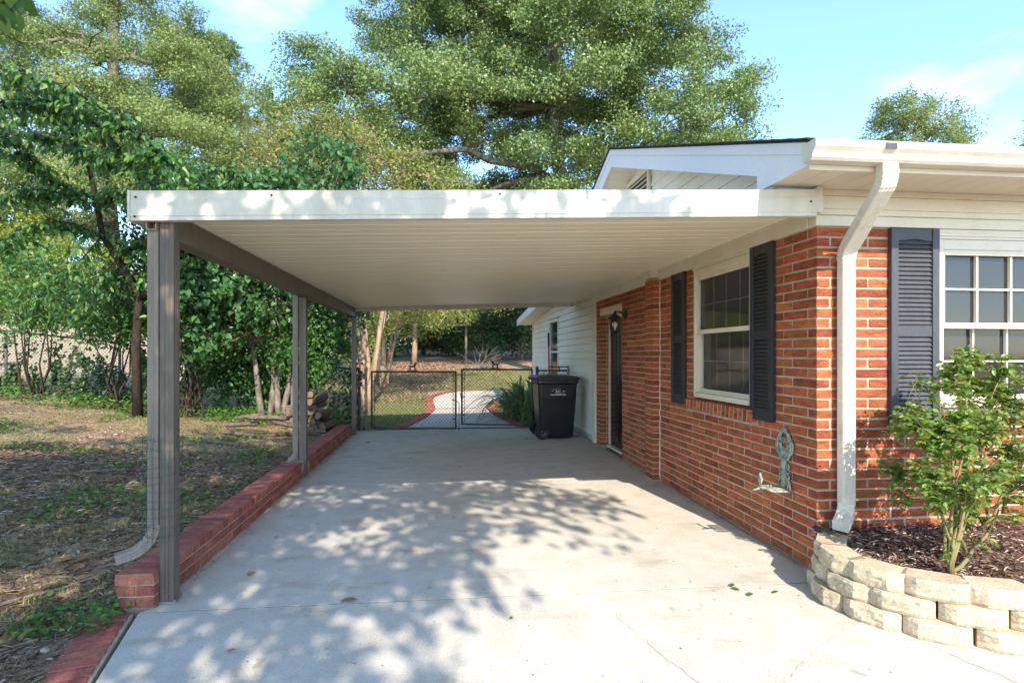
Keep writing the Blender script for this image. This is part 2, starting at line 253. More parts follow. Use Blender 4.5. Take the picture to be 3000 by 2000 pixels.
# ------------------------------------------------------------------ helpers
class MB:
    def __init__(s): s.v = []; s.f = []; s.r = []
    def add(s, vs, fs, r=None):
        n = len(s.v); s.v += [tuple(p) for p in vs]; s.f += [tuple(i+n for i in q) for q in fs]; s.r += [random.random() if r is None else r]*len(fs)
    def box(s, x0, x1, y0, y1, z0, z1, r=None, j=0.0):
        vs = [(x, y, z) for x in (x0, x1) for y in (y0, y1) for z in (z0, z1)]
        if j: vs = [tuple(c+random.uniform(-j, j) for c in p) for p in vs]
        s.add(vs, [(0, 1, 3, 2), (4, 6, 7, 5), (0, 4, 5, 1), (2, 3, 7, 6), (0, 2, 6, 4), (1, 5, 7, 3)], r)
        return s
    def hexa(s, bot, top, r=None):      # two quads (ccw seen from above)
        s.add(list(bot)+list(top), [(3, 2, 1, 0), (4, 5, 6, 7), (0, 1, 5, 4), (1, 2, 6, 5), (2, 3, 7, 6), (3, 0, 4, 7)], r); return s
    def prism(s, poly, axis, a, b, r=None):   # poly: 2D list; axis 'x','y','z'
        def P(u, v, w): return {'x': (w, u, v), 'y': (u, w, v), 'z': (u, v, w)}[axis]
        n = len(poly); vs = [P(u, v, a) for u, v in poly]+[P(u, v, b) for u, v in poly]
        fs = [tuple(range(n-1, -1, -1)), tuple(range(n, 2*n))]+[(i, (i+1) % n, n+(i+1) % n, n+i) for i in range(n)]
        s.add(vs, fs, r); return s
    def tube(s, pts, rad, n=6, cap=True, r=None):
        pts = [Vector(p) for p in pts]; k = len(pts)
        rad = [rad]*k if isinstance(rad, (int, float)) else rad
        vs = []; ref = None
        for i, p in enumerate(pts):
            t = (pts[min(i+1, k-1)]-pts[max(i-1, 0)])
            t = t.normalized() if t.length > 1e-9 else Vector((0, 0, 1))
            if ref is None:
                ref = t.orthogonal().normalized()
            ref = (ref - t*ref.dot(t))
            ref = ref.normalized() if ref.length > 1e-6 else t.orthogonal().normalized()
            b = t.cross(ref)
            for a in range(n):
                an = 2*math.pi*a/n
                vs.append(p + ref*math.cos(an)*rad[i] + b*math.sin(an)*rad[i])
        fs = [(i*n+a, i*n+(a+1) % n, (i+1)*n+(a+1) % n, (i+1)*n+a) for i in range(k-1) for a in range(n)]
        if cap: fs += [tuple(range(n-1, -1, -1)), tuple(range((k-1)*n, k*n))]
        s.add(vs, fs, r); return s
    def sweep(s, pts, sec, side, scales=None, cap=True, r=None):   # sec: 2D (u along side, v along normal)
        pts = [Vector(p) for p in pts]; k = len(pts); n = len(sec); vs = []
        for i, p in enumerate(pts):
            t = (pts[min(i+1, k-1)]-pts[max(i-1, 0)]).normalized()
            sd = Vector(side[i] if isinstance(side, list) else side); sd = (sd - t*sd.dot(t)).normalized(); nn = t.cross(sd)
            sc = scales[i] if scales else 1.0
            vs += [p+sd*u*sc+nn*v*sc for u, v in sec]
        fs = [(i*n+a, i*n+(a+1) % n, (i+1)*n+(a+1) % n, (i+1)*n+a) for i in range(k-1) for a in range(n)]
        if cap: fs += [tuple(range(n-1, -1, -1)), tuple(range((k-1)*n, k*n))]
        s.add(vs, fs, r); return s
    def lathe(s, c, prof, n=16, axis='z', r=None):
        c = Vector(c); vs = []
        for rr, h in prof:
            for a in range(n):
                an = 2*math.pi*a/n; u, v = rr*math.cos(an), rr*math.sin(an)
                vs.append(c+Vector({'z': (u, v, h), 'y': (u, h, v), 'x': (h, u, v)}[axis]))
        k = len(prof); fs = [(i*n+a, i*n+(a+1) % n, (i+1)*n+(a+1) % n, (i+1)*n+a) for i in range(k-1) for a in range(n)]
        fs += [tuple(range(n-1, -1, -1)), tuple(range((k-1)*n, k*n))]
        s.add(vs, fs, r); return s
    def mesh(s, name, mat, off=(0, 0, 0), smooth=False, bevel=0.0, rnd=False):
        me = bpy.data.meshes.new(name)
        me.from_pydata([(x-off[0], y-off[1], z-off[2]) for x, y, z in s.v], [], s.f)
        if mat: me.materials.append(mat)
        bm = bmesh.new(); bm.from_mesh(me); bmesh.ops.recalc_face_normals(bm, faces=bm.faces)
        if bevel: bmesh.ops.bevel(bm, geom=[e for e in bm.edges if e.is_manifold and e.calc_face_angle(0) > 0.5], offset=bevel, segments=1, affect='EDGES', clamp_overlap=True)
        bm.to_mesh(me); bm.free()
        if smooth:
            me.polygons.foreach_set('use_smooth', [True]*len(me.polygons))
        if rnd:
            at = me.attributes.new('rnd', 'FLOAT', 'FACE'); at.data.foreach_set('value', s.r[:len(me.polygons)])
        me.update(); return me
    def build(s, name, mat, parent=None, smooth=False, bevel=0.0, rnd=False, off=None):
        if off is None:
            p = parent; off = Vector((0, 0, 0))
            while p is not None: off = off+Vector(p.location); p = p.parent
        me = s.mesh(name, mat, off, smooth, bevel, rnd)
        o = bpy.data.objects.new(name, me); COL.objects.link(o)
        if parent is not None: o.parent = parent
        else: o.location = off
        return o
def tag(o, label=None, cat=None, group=None, kind=None):
    if label: o['label'] = label
    if cat: o['category'] = cat
    if group: o['group'] = group
    if kind: o['kind'] = kind
    return o
def thing(name, label, cat, loc=(0, 0, 0), group=None):
    o = bpy.data.objects.new(name, None); o.empty_display_size = 0.2; COL.objects.link(o); o.location = loc
    return tag(o, label, cat, group)
def place(me, name, parent, loc, rot=(0, 0, 0)):
    o = bpy.data.objects.new(name, me); COL.objects.link(o); o.location = loc; o.rotation_euler = rot
    if parent is not None: o.parent = parent
    return o

SHAPES = {
 'diamond': ([(0, 0, 0), (0.42, 0.5, 0.10), (1, 0, -0.06), (0.42, -0.5, 0.10)], [(0, 1, 2, 3)]),
 'oval': ([(0, 0, 0), (0.25, 0.42, 0.07), (0.65, 0.42, 0.06), (1, 0, -0.08), (0.65, -0.42, 0.06), (0.25, -0.42, 0.07)], [(0, 1, 2, 3), (0, 3, 4, 5)]),
 'lance': ([(0, 0, 0), (0.3, 0.5, 0.05), (0.7, 0.3, 0.0), (1, 0, -0.15), (0.7, -0.3, 0.0), (0.3, -0.5, 0.05)], [(0, 1, 2, 3), (0, 3, 4, 5)]),
 'heart': ([(0, 0, 0), (-0.14, 0.26, 0.06), (0.08, 0.5, 0.10), (0.5, 0.38, 0.06), (1, 0, -0.12), (0.5, -0.38, 0.06), (0.08, -0.5, 0.10), (-0.14, -0.26, 0.06)], [(0, 1, 2, 3, 4), (0, 4, 5, 6, 7)]),
 'blade': ([(0, 0.5, 0), (0, -0.5, 0), (1, 0, 0)], [(0, 1, 2)]),
}
def nrm(a): return a/np.maximum(np.linalg.norm(a, axis=1, keepdims=True), 1e-9)
def leaves(name, P, D, N, Ln, Wd, mat, parent=None, shape='diamond', off=(0, 0, 0), rng=None, rv=None):
    P = np.asarray(P, float); n = len(P); D = nrm(np.asarray(D, float)); N = np.asarray(N, float)
    S = nrm(np.cross(N, D)); N = nrm(np.cross(D, S))
    tv, tf = SHAPES[shape]; k = len(tv)
    Ln = np.broadcast_to(np.asarray(Ln, float), (n,))[:, None]; Wd = np.broadcast_to(np.asarray(Wd, float), (n,))[:, None]
    V = np.zeros((n, k, 3))
    for i, (u, v, w_) in enumerate(tv): V[:, i] = P+D*u*Ln+S*v*Wd+N*w_*Ln
    V = V.reshape(-1, 3)-np.asarray(off, float)
    me = bpy.data.meshes.new(name); me.vertices.add(n*k); me.vertices.foreach_set('co', V.ravel())
    li = np.concatenate([np.array(q) for q in tf]); nl = len(li)
    loops = (np.arange(n)[:, None]*k+li[None, :]).ravel()
    me.loops.add(n*nl); me.loops.foreach_set('vertex_index', loops.astype(np.int32))
    sizes = np.array([len(q) for q in tf]); st = np.concatenate([[0], np.cumsum(sizes)[:-1]])
    me.polygons.add(n*len(tf)); me.polygons.foreach_set('loop_start', (np.arange(n)[:, None]*nl+st[None, :]).ravel().astype(np.int32))
    me.polygons.foreach_set('loop_total', np.tile(sizes, n).astype(np.int32))
    rng = rng or np.random.default_rng(1)
    if rv is None: rv = rng.random(n)
    at = me.attributes.new('rnd', 'FLOAT', 'FACE'); at.data.foreach_set('value', np.repeat(rv, len(tf)).astype(np.float32))
    me.materials.append(mat); me.update(); me.validate()
    o = bpy.data.objects.new(name, me); COL.objects.link(o)
    if parent is not None: o.parent = parent
    else: o.location = off
    return o

def wloc(p):
    v = Vector((0, 0, 0))
    while p is not None: v = v+Vector(p.location); p = p.parent
    return v
def placew(me, name, parent, loc, rot=(0, 0, 0)):
    return place(me, name, parent, Vector(loc)-wloc(parent), rot)

# ------------------------------------------------------------------ ground
def sst(a, b, x):
    t = np.clip((x-a)/(b-a), 0, 1); return t*t*(3-2*t)
def hgt(x, y):
    x = np.asarray(x, float); y = np.asarray(y, float)
    left = np.clip(-1.78-x, 0, None)
    amt = sst(3.0, 4.6, y)
    hl = amt*0.12*sst(0, 0.06, left) + 0.075*np.clip(left, 0, 14)*sst(1.0, 6.0, y)
    back = 0.06*np.clip(y-15, 0, 40)
    side = sst(-3.0, -6.0, x)
    beyond = 0.11*np.clip(y-11.8, 0, 14)*side
    h = hl*(1-sst(10.2, 13.5, y)*(1-side)) + np.maximum(back*(1-side), 0) + beyond
    bump = 0.018*np.sin(x*1.9+0.7*y)*np.cos(y*1.5-0.4*x)*sst(0.05, 0.6, left)
    h = h+bump
    xe = np.where(y > 3.40, -1.76, np.interp(y, [-20, -9, -1, 0, 1.2, 2.66, 3.36], [-0.6, -0.6, -0.9, -1.1, -1.315, -1.545, -1.722])-0.10)
    inside = (x > xe) & (x < 9.5) & (y < 10.98)
    return np.where(inside, -0.05, h)
def hz(x, y): return float(hgt(x, y))
xs = np.unique(np.round(np.concatenate([[-900, -300, -120, -60], np.arange(-40, -14, 1.0), np.arange(-14, -2, 0.22), np.arange(-2.0, 3.2, 0.08), [-1.775, -1.765], np.arange(3.2, 12, 0.6), np.arange(12, 40, 2.0), [60, 120, 300, 900]]), 3))
ys = np.unique(np.round(np.concatenate([[-300, -100, -40, -20], np.arange(-12, 1, 0.6), np.arange(1, 16, 0.16), [10.97, 10.99], np.arange(16, 36, 0.5), np.arange(36, 60, 2.0), [80, 150, 400, 1200]]), 3))
XX, YY = np.meshgrid(xs, ys); ZZ = hgt(XX, YY)
vv = np.stack([XX.ravel(), YY.ravel(), ZZ.ravel()], 1); nx = len(xs)
ff = [(j*nx+i, j*nx+i+1, (j+1)*nx+i+1, (j+1)*nx+i) for j in range(len(ys)-1) for i in range(nx-1)]
me = bpy.data.meshes.new('ground'); me.from_pydata(vv.tolist(), [], ff); me.materials.append(M['ground'])
me.polygons.foreach_set('use_smooth', [True]*len(me.polygons))
X, Y = vv[:, 0], vv[:, 1]
grassy = 0.30+0.0*X
grassy = np.where((Y > 10.9) & (X > -2.6), 0.72, grassy)
grassy = np.where((Y > 10.9) & (X > -2.6) & (X < 0.3) & (Y > 17), 0.22+0.25*sst(-1.5, 1.0, X), grassy)
grassy = np.where((Y > 27) & (X > -3), 0.25, grassy)
grassy = np.where((X < -2.6) & (Y < 6), 0.40, grassy)
grassy = np.where((X < -2.6) & (Y > 13), 0.55, grassy)
sandy = sst(13.2, 14.6, Y-0.0*X)*sst(-3.2, -4.4, X)*(1-sst(24, 27, Y))
for nm, a in (('grassy', grassy), ('sandy', sandy)):
    at = me.attributes.new(nm, 'FLOAT', 'POINT'); at.data.foreach_set('value', a.astype(np.float32))
go = bpy.data.objects.new('ground', me); COL.objects.link(go); tag(go, kind='structure')

# ------------------------------------------------------------------ driveway
drv = tag(bpy.data.objects.new('driveway', None), kind='structure'); COL.objects.link(drv)
def slab(poly, z1=0.0):
    mb = MB(); mb.prism(poly, 'z', -0.12, z1); return mb.build('slab', M['concrete'], drv)
g = 0.0065
def wob(x0, x1, y, n=26, a=0.0045):
    return [(x0+(x1-x0)*i/n, y+random.uniform(-a, a)) for i in range(n+1)]
e1 = wob(-1.70, 2.46, 3.36); e2 = wob(-1.64, 2.46, 6.42, a=0.002)
slab([(-1.30, 1.2), (4.8, 1.2), (4.8, 3.30), (2.46, 3.30)]+[(x, y-g) for x, y in reversed(e1)]+[(-1.53, 2.66)])
slab([(x, y+g) for x, y in e1]+[(2.46, 6.42-g)]+[(x, y-g) for x, y in reversed(e2)]+[(-1.64, 3.42)])
slab([(x, y+g) for x, y in e2]+[(2.46, 9.0), (2.46, 10.95), (1.6, 10.93), (0.9, 10.98), (0.0, 10.97), (-0.8, 10.93), (-1.64, 10.9)])
slab([(-0.6, -9), (4.8, -9), (4.8, 1.19), (-1.295, 1.19), (-0.9, -1.0)])
mb = MB(); mb.box(-1.62, 2.45, 3.34, 3.38, -0.11, -0.004); mb.box(-1.62, 2.45, 6.40, 6.44, -0.11, -0.003); mb.build('joint_filler', M['stain'], drv)
def crack(pts, wd=0.003, name='crack'):
    mb = MB(); P = []
    for (x0, y0), (x1, y1) in zip(pts[:-1], pts[1:]):
        n = max(2, int(math.hypot(x1-x0, y1-y0)/0.03))
        for i in range(n): P.append((x0+(x1-x0)*i/n+random.uniform(-.008, .008), y0+(y1-y0)*i/n+random.uniform(-.008, .008)))
    vs = []; 
    for i, (x, y) in enumerate(P):
        ww = wd*random.uniform(0.2, 1.0)
        vs += [(x-ww, y-ww*0.5, 0.0042), (x+ww, y+ww*0.5, 0.0042)]
    mb.add(vs, [(2*i, 2*i+1, 2*i+3, 2*i+2) for i in range(len(P)-1)]); mb.build(name, M['crack'], drv)
crack([(2.25, 2.85), (1.72, 2.52), (1.45, 2.30), (1.15, 1.6)]); crack([(2.42, 2.50), (2.50, 2.30), (2.55, 1.9)]); crack([(0.95, 3.05), (1.05, 2.6), (1.15, 2.3), (1.3, 1.9)], 0.002)
crack([(2.43, 3.6), (2.44, 4.6), (2.45, 5.6), (2.46, 6.2)], 0.012)

# ------------------------------------------------------------------ house
CX, CY = 2.477, 3.52
ZT = 2.302
house = thing('brick_house', 'single storey red brick house with white trim, charcoal shutters and low gable roof', 'house', (CX, CY, 0))
wall = MB()
IN = 0.004
DOOR = (7.66, 8.72, -0.2, 2.06); SWIN = (4.30, 5.36, 1.00, ZT+0.2); FWIN = (3.36, 4.52, 1.085, ZT+0.2)
# mortar core, side (faces -X) and front (faces -Y)
def core_side(y0, y1, z0, z1): wall.box(CX+IN, CX+0.20, y0, y1, z0, z1)
core_side(3.72, SWIN[0], -0.1, 2.5); core_side(SWIN[0], SWIN[1], -0.1, SWIN[2]); core_side(SWIN[1], DOOR[0]-0.008, -0.1, 2.5)
core_side(DOOR[0]-0.008, DOOR[1]+0.008, DOOR[3], 2.5); core_side(DOOR[1]+0.008, 8.99, -0.1, 2.5)
def core_front(x0, x1, z0, z1): wall.box(x0, x1, CY+IN, CY+0.20, z0, z1)
core_front(CX+IN, FWIN[0], -0.1, 2.5); core_front(FWIN[0], FWIN[1], -0.1, FWIN[2]); core_front(FWIN[1], 10.0, -0.1, 2.5)
wall.box(2.392+IN, CX+0.05, 6.262+IN, 6.512-IN, -0.1, 2.33)
wall = wall.build('brick_wall', M['mortar'], house)
H, J, L_, W_ = 0.0677, 0.0138, 0.273, 0.098
bricks = []   # (x0,x1,y0,y1,z0,z1)
def cut(segs, o0, o1):
    r = []
    for a, b in segs:
        if b <= o0 or a >= o1: r.append((a, b)); continue
        if a < o0-0.02: r.append((a, o0-0.004))
        if b > o1+0.02: r.append((o1+0.004, b))
    return r
for c in range(34):
    z0 = c*H+0.006; z1 = z0+H-J
    # side wall: even course stretcher from the corner, odd course header
    segs = []; s = 0.0
    if c % 2: segs.append((0.0, W_-J/2)); s = W_+J/2
    while s < 5.44:
        e = min(s+L_-J, 5.455); segs.append((s, e)); s += L_
    segs = [(a+CY, b+CY) for a, b in segs]
    if z1 > DOOR[2] and z0 < DOOR[3]-0.02: segs = cut(segs, DOOR[0], DOOR[1])
    if z1 > 0.925 and z0 < SWIN[3]: segs = cut(segs, *((4.23, 5.52) if z1 < 1.03 else SWIN[:2]))
    segs = cut(segs, 6.262, 6.512)
    for i, (a, b) in enumerate(segs):
        if b-a < 0.02: continue
        cnr = i == 0
        if cnr and c % 2: continue   # front stretcher covers it
        bricks.append((CX, CX+0.09, a, b, z0, z1))
    segs = []; s = 0.0
    if c % 2 == 0: s = W_+J/2
    while s < 7.4:
        segs.append((s, s+L_-J)); s += L_
    segs = [(a+CX, b+CX) for a, b in segs]
    if z1 > FWIN[2]-0.01: segs = cut(segs, *FWIN[:2])
    for a, b in segs:
        if b-a < 0.02: continue
        bricks.append((a, b, CY, CY+0.09, z0, z1))
    bricks.append((2.392, 2.476, 6.262, 6.512, z0+0.002, z1+0.002))
def bscore(b):
    x, y, z = (b[0]+b[1])/2, (b[2]+b[3])/2, (b[4]+b[5])/2
    if x > 4.25: return 0
    d = x*0.105+y*0.994; sz = (b[1]-b[0]) if y < CY+0.1 and x > CX+0.1 else (b[3]-b[2])*0.6
    return sz/d
bricks.sort(key=bscore, reverse=True)
cache = {}
def brick_mesh(dx, dy, dz, mat, nm='brick'):
    key = (round(dx, 3), round(dy, 3), round(dz, 3), random.randrange(5), mat.name)
    if key not in cache:
        mb = MB(); mb.box(-dx/2, dx/2, -dy/2, dy/2, -dz/2, dz/2, j=0.0016); cache[key] = mb.mesh(nm, mat, bevel=0.0022)
    return cache[key]
rest = MB()
for i, b in enumerate(bricks):
    c = ((b[0]+b[1])/2, (b[2]+b[3])/2, (b[4]+b[5])/2)
    if i < 300:
        placew(brick_mesh(b[1]-b[0], b[3]-b[2], b[5]-b[4], M['brick']), 'brick', wall, (c[0]+random.uniform(-.0015, .0015), c[1]+random.uniform(-.0015, .0015), c[2]+random.uniform(-.001, .001)), (random.uniform(-.004, .004), random.uniform(-.004, .004), 0))
    else:
        rest.box(*b, j=0.0012)
tag(rest.build('brick_courses', M['brick'], house, rnd=True), kind='stuff')
# door reveal bricks
rv = MB()
for c in range(30):
    z0 = c*H+0.006
    rv.box(CX+0.094+0.012*(c % 2), CX+0.18, 8.7235, 8.80, z0, z0+H-J)
tag(rv.build('door_reveal_bricks', M['brick'], house, rnd=True), kind='stuff')
# footing strip and caulk
mb = MB(); mb.box(2.380, CX+0.02, 6.25, 6.53, -0.06, 0.006, j=0.003); mb.build('footing', M['concrete'], house, bevel=0.006)
mb = MB(); mb.tube([(CX-0.004+random.uniform(-.003, .003), 6.252+random.uniform(-.004, .004), z) for z in np.linspace(0.02, 2.30, 60)], [random.uniform(.004, .009) for _ in range(60)], 5); mb.build('caulk_joint', M['caulk'], house)
# rowlock sill of the side window
for k in range(18):
    y = 4.245+k*0.0705
    mb = MB(); w0 = 0.0555
    mb.hexa([(2.425, y, 0.905), (2.57, y, 0.93), (2.57, y+w0, 0.93), (2.425, y+w0, 0.905)], [(2.43, y, 1.003), (2.57, y, 1.03), (2.57, y+w0, 1.03), (2.43, y+w0, 1.003)])
    mb.build('sill_brick', M['brick'], house, bevel=0.002)
mb = MB(); mb.hexa([(2.4275, 4.25, 0.908), (2.57, 4.25, 0.933), (2.57, 5.50, 0.933), (2.4275, 5.50, 0.908)], [(2.4325, 4.25, 1.001), (2.57, 4.25, 1.028), (2.57, 5.50, 1.028), (2.4325, 5.50, 1.001)]); mb.build('sill_mortar', M['mortar'], house)

# windows: parts in a local (s, depth, z) frame mapped to the wall
def window(mapf, s0, s1, z0, z1, cols, zm, name_lab, blind=True, screen='both'):
    def B(mb, a, b, d0, d1, c, d):   # s range, depth range (positive = outwards), z range
        p = mapf(a, d0); q = mapf(b, d1)
        mb.box(min(p[0], q[0]), max(p[0], q[0]), min(p[1], q[1]), max(p[1], q[1]), c, d)
    fr = MB(); fw = 0.036
    B(fr, s0, s0+fw, -0.12, 0.012, z0, z1); B(fr, s1-fw, s1, -0.12, 0.012, z0, z1); B(fr, s0+fw, s1-fw, -0.12, 0.010, z1-0.07, z1-0.001); B(fr, s0+fw, s1-fw, -0.12, 0.02, z0-0.0, z0+0.045)
    w_ = fr.build('window', M['white'], house, bevel=0.003)
    if name_lab: w_['label'] = name_lab
    a, b = s0+fw, s1-fw
    def sash(za, zb, d, nm):
        sb = MB(); t = 0.020
        B(sb, a, a+t, d-0.03, d, za, zb); B(sb, b-t, b, d-0.03, d, za, zb); B(sb, a+t, b-t, d-0.03, d-0.001, za, za+0.04); B(sb, a+t, b-t, d-0.03, d-0.001, zb-0.035, zb)
        sb.build('sash', M['white'], w_, bevel=0.002)
        ga, gb, gc, gd = a+t, b-t, za+0.04, zb-0.035
        cw = (gb-ga)/cols; rh = (gd-gc)/2; k0 = -0.034 if (screen == 'both') else 0.0
        for i in range(1, cols):
            mb = MB(); B(mb, ga+cw*i-0.0065, ga+cw*i+0.0065, d-0.040+k0, d-0.018+k0, gc, gd); mb.build('muntin', M['white'], w_)
        mb = MB(); B(mb, ga, gb, d-0.038+k0, d-0.020+k0, gc+rh-0.0065, gc+rh+0.0065); mb.build('muntin', M['white'], w_)
        for i in range(cols):
            for k in range(2):
                mb = MB(); B(mb, ga+cw*i+0.002, ga+cw*(i+1)-0.002, d-0.046, d-0.042, gc+rh*k+0.002, gc+rh*(k+1)-0.002); mb.build('pane', M['glass'], w_)
        return ga, gb, gc, gd
    u = sash(zm-0.02, z1-0.07, 0.002, 'u'); l = sash(z0+0.045, zm+0.02, -0.028, 'l')
    if blind:
        mb = MB(); B(mb, a, b, -0.20, -0.15, z1-0.20, z1-0.07); mb.build('blind_headrail', M['blind'], w_)
        mb = MB(); p = mapf(a+0.62*(b-a), -0.16); mb.tube([(p[0], p[1], z1-0.2), (p[0], p[1], zm-0.06)], 0.006, 5); mb.build('blind_wand', M['blind'], w_)
    # the room behind
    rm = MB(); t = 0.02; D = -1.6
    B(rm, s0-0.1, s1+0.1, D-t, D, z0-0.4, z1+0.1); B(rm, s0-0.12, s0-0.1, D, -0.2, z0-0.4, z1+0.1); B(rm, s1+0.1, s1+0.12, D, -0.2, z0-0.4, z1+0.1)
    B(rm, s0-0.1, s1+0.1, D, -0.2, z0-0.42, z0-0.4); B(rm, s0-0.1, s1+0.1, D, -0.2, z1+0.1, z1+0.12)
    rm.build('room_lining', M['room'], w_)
    return w_
side = lambda s, d: (CX-d, s)
front = lambda s, d: (s, CY-d)
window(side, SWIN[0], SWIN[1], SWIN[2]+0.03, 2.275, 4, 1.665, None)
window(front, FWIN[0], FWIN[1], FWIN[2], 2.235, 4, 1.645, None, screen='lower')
mb = MB(); mb.box(3.34, 4.56, CY-0.012, CY+0.12, 2.236, 2.302); mb.box(3.345, 4.555, CY-0.020, CY-0.012, 2.255, 2.278); mb.build('window_head_trim', M['white'], house, bevel=0.002)
mb = MB(); mb.box(CX-0.012, CX+0.12, 4.27, 5.39, 2.276, 2.32); mb.build('window_head_trim', M['white'], house, bevel=0.002)

def shutter(mapf, s0, s1, z0, z1, mat, zmid):
    def B(mb, a, b, d0, d1, c, d):
        p = mapf(a, d0); q = mapf(b, d1); mb.box(min(p[0], q[0]), max(p[0], q[0]), min(p[1], q[1]), max(p[1], q[1]), c, d)
    fr = MB(); st = 0.052
    B(fr, s0, s0+st, 0.004, 0.036, z0, z1); B(fr, s1-st, s1, 0.004, 0.036, z0, z1)
    B(fr, s0+st, s1-st, 0.004, 0.030, z0, z0+0.10); B(fr, s0+st, s1-st, 0.004, 0.030, zmid-0.038, zmid+0.038)
    B(fr, s0+st, s1-st, 0.004, 0.0085, z0+0.1, z1-0.07)
    # arched top rail
    n = 10; poly = [(s0+st, z1), (s0+st, z1-0.085)]
    for i in range(1, n):
        u = i/n; poly.append((s0+st+(s1-s0-2*st)*u, z1-0.085+0.014*math.exp(-((u-0.5)/0.26)**2)))
    poly += [(s1-st, z1-0.085), (s1-st, z1)]
    vs = []
    for d in (0.004, 0.030):
        for a, zz in poly: p = mapf(a, d); vs.append((p[0], p[1], zz))
    k = len(poly); fr.add(vs, [tuple(range(k)), tuple(range(2*k-1, k-1, -1))]+[(i, (i+1) % k, k+(i+1) % k, k+i) for i in range(k)])
    sh = fr.build('shutter', mat, house, bevel=0.002)
    for za, zb in ((z0+0.105, zmid-0.042), (zmid+0.042, z1-0.075)):
        n = int(round((zb-za)/0.0305)); stp = (zb-za)/n
        for i in range(n):
            zc = za+stp*i
            mb = MB(); a, b = s0+st+0.001, s1-st-0.001
            pts = [(0.009, zc+0.008), (0.026, zc+0.001), (0.0285, zc+0.006), (0.012, zc+stp+0.004)]
            vs = []
            for s in (a, b):
                for d, zz in pts: p = mapf(s, d); vs.append((p[0], p[1], zz))
            mb.add(vs, [(0, 1, 2, 3), (7, 6, 5, 4), (0, 4, 5, 1), (1, 5, 6, 2), (2, 6, 7, 3), (3, 7, 4, 0)])
            mb.build('louver', mat, sh)
    return sh
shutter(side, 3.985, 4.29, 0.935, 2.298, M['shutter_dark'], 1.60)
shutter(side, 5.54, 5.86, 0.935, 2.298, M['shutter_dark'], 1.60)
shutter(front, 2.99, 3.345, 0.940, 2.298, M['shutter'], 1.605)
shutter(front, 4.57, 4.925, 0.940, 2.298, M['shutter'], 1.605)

# door in its recess
dr = MB(); dr.box(2.615, 2.66, 7.70, 8.66, 0.03, 2.00); door = dr.build('door', M['black'], house, bevel=0.004)
door['label'] = 'glossy black storm door with tall narrow panels'
for (a, b, c, d) in ((7.78, 8.15, 0.12, 0.85), (8.21, 8.58, 0.12, 0.85)):
    mb = MB(); mb.box(2.604, 2.6145, a, b, c, d); mb.build('panel', M['black'], door, bevel=0.004)
for i in range(6):
    mb = MB(); y = 7.77+i*0.14; mb.box(2.600, 2.6145, y, y+0.10, 1.0, 1.92); mb.build('panel', M['black'], door, bevel=0.005)
mb = MB(); mb.lathe((2.606, 7.80, 0.98), [(0.0, -0.05), (0.022, -0.045), (0.026, -0.03), (0.012, -0.015), (0.02, 0.0)], 12, 'x'); mb.build('handle', M['galv'], door, smooth=True)
mb = MB(); mb.box(2.603, 2.67, 8.66, 8.722, 0.0, 2.05); mb.box(2.603, 2.67, 7.662, 7.70, 0.0, 2.05); mb.box(2.603, 2.67, 7.70, 8.66, 2.002, 2.05); mb.box(2.55, 2.67, 7.70, 8.66, 0.0, 0.028); mb.build('door_frame', M['white'], house, bevel=0.002)
mb = MB(); mb.box(CX-0.008, CX+0.13, 7.655, 8.74, 2.052, 2.16); mb.build('door_header_trim', M['white'], house, bevel=0.002)

# frieze boards
fz = MB(); fz.box(2.452, 10.0, CY-0.028, CY+0.05, ZT+0.001, 2.372, ); fz.build('frieze_board', M['white'], house, bevel=0.003)
for k, (za, zb, d) in enumerate(((2.373, 2.412, 0.040), (2.413, 2.500, 0.034), (2.501, 2.540, 0.042))):
    mb = MB(); mb.box(2.440, 10.0, CY-d, CY+0.05, za, zb); mb.build('frieze_board', M['white'], house, bevel=0.003)
mb = MB(); mb.box(2.447, CX+0.05, CY+0.052, 6.235, ZT, 2.44); mb.build('frieze_board', M['white'], house, bevel=0.003)
mb = MB(); mb.box(2.362, CX+0.05, 6.236, 6.535, ZT+0.03, 2.44); mb.build('frieze_board', M['white'], house, bevel=0.003)
mb = MB(); mb.box(2.357, 2.40, 6.232, 6.262, ZT+0.025, 2.44); mb.build('corner_trim', M['white'], house, bevel=0.003)
mb = MB(); mb.box(2.447, CX+0.05, 6.537, 9.0, ZT-0.01, 2.44); mb.build('frieze_board', M['white'], house, bevel=0.003)
mb = MB(); mb.box(2.438, 2.447, CY+0.06, 6.23, 2.395, 2.425); mb.build('trim_strip', M['white'], house)

# eave: soffit, fascia, gutter
EY = 3.06
for i in range(52):
    x = 2.12+i*0.15
    mb = MB(); mb.box(x, x+0.1465, EY+0.006, CY-0.03, 2.5405, 2.552); mb.build('soffit_panel', M['white'], house, bevel=0.002)
mb = MB(); mb.box(2.12, 9.9, EY+0.01, CY, 2.5525, 2.56); mb.build('soffit_backing', M['stain'], house)
mb = MB(); mb.box(2.105, 9.9, EY-0.012, EY+0.005, 2.515, 2.66); mb.build('eave_fascia', M['white'], house, bevel=0.002)
prof = [(EY-0.014, 2.650), (EY-0.014, 2.545), (EY-0.085, 2.545), (EY-0.100, 2.560), (EY-0.100, 2.572), (EY-0.112, 2.592), (EY-0.130, 2.612), (EY-0.132, 2.630), (EY-0.132, 2.650), (EY-0.120, 2.650), (EY-0.120, 2.632), (EY-0.104, 2.600), (EY-0.092, 2.575), (EY-0.090, 2.555), (EY-0.024, 2.555), (EY-0.024, 2.650)]
mb = MB(); mb.prism(prof, 'x', 2.06, 10.0); gut = mb.build('gutter', M['gutter'], house)
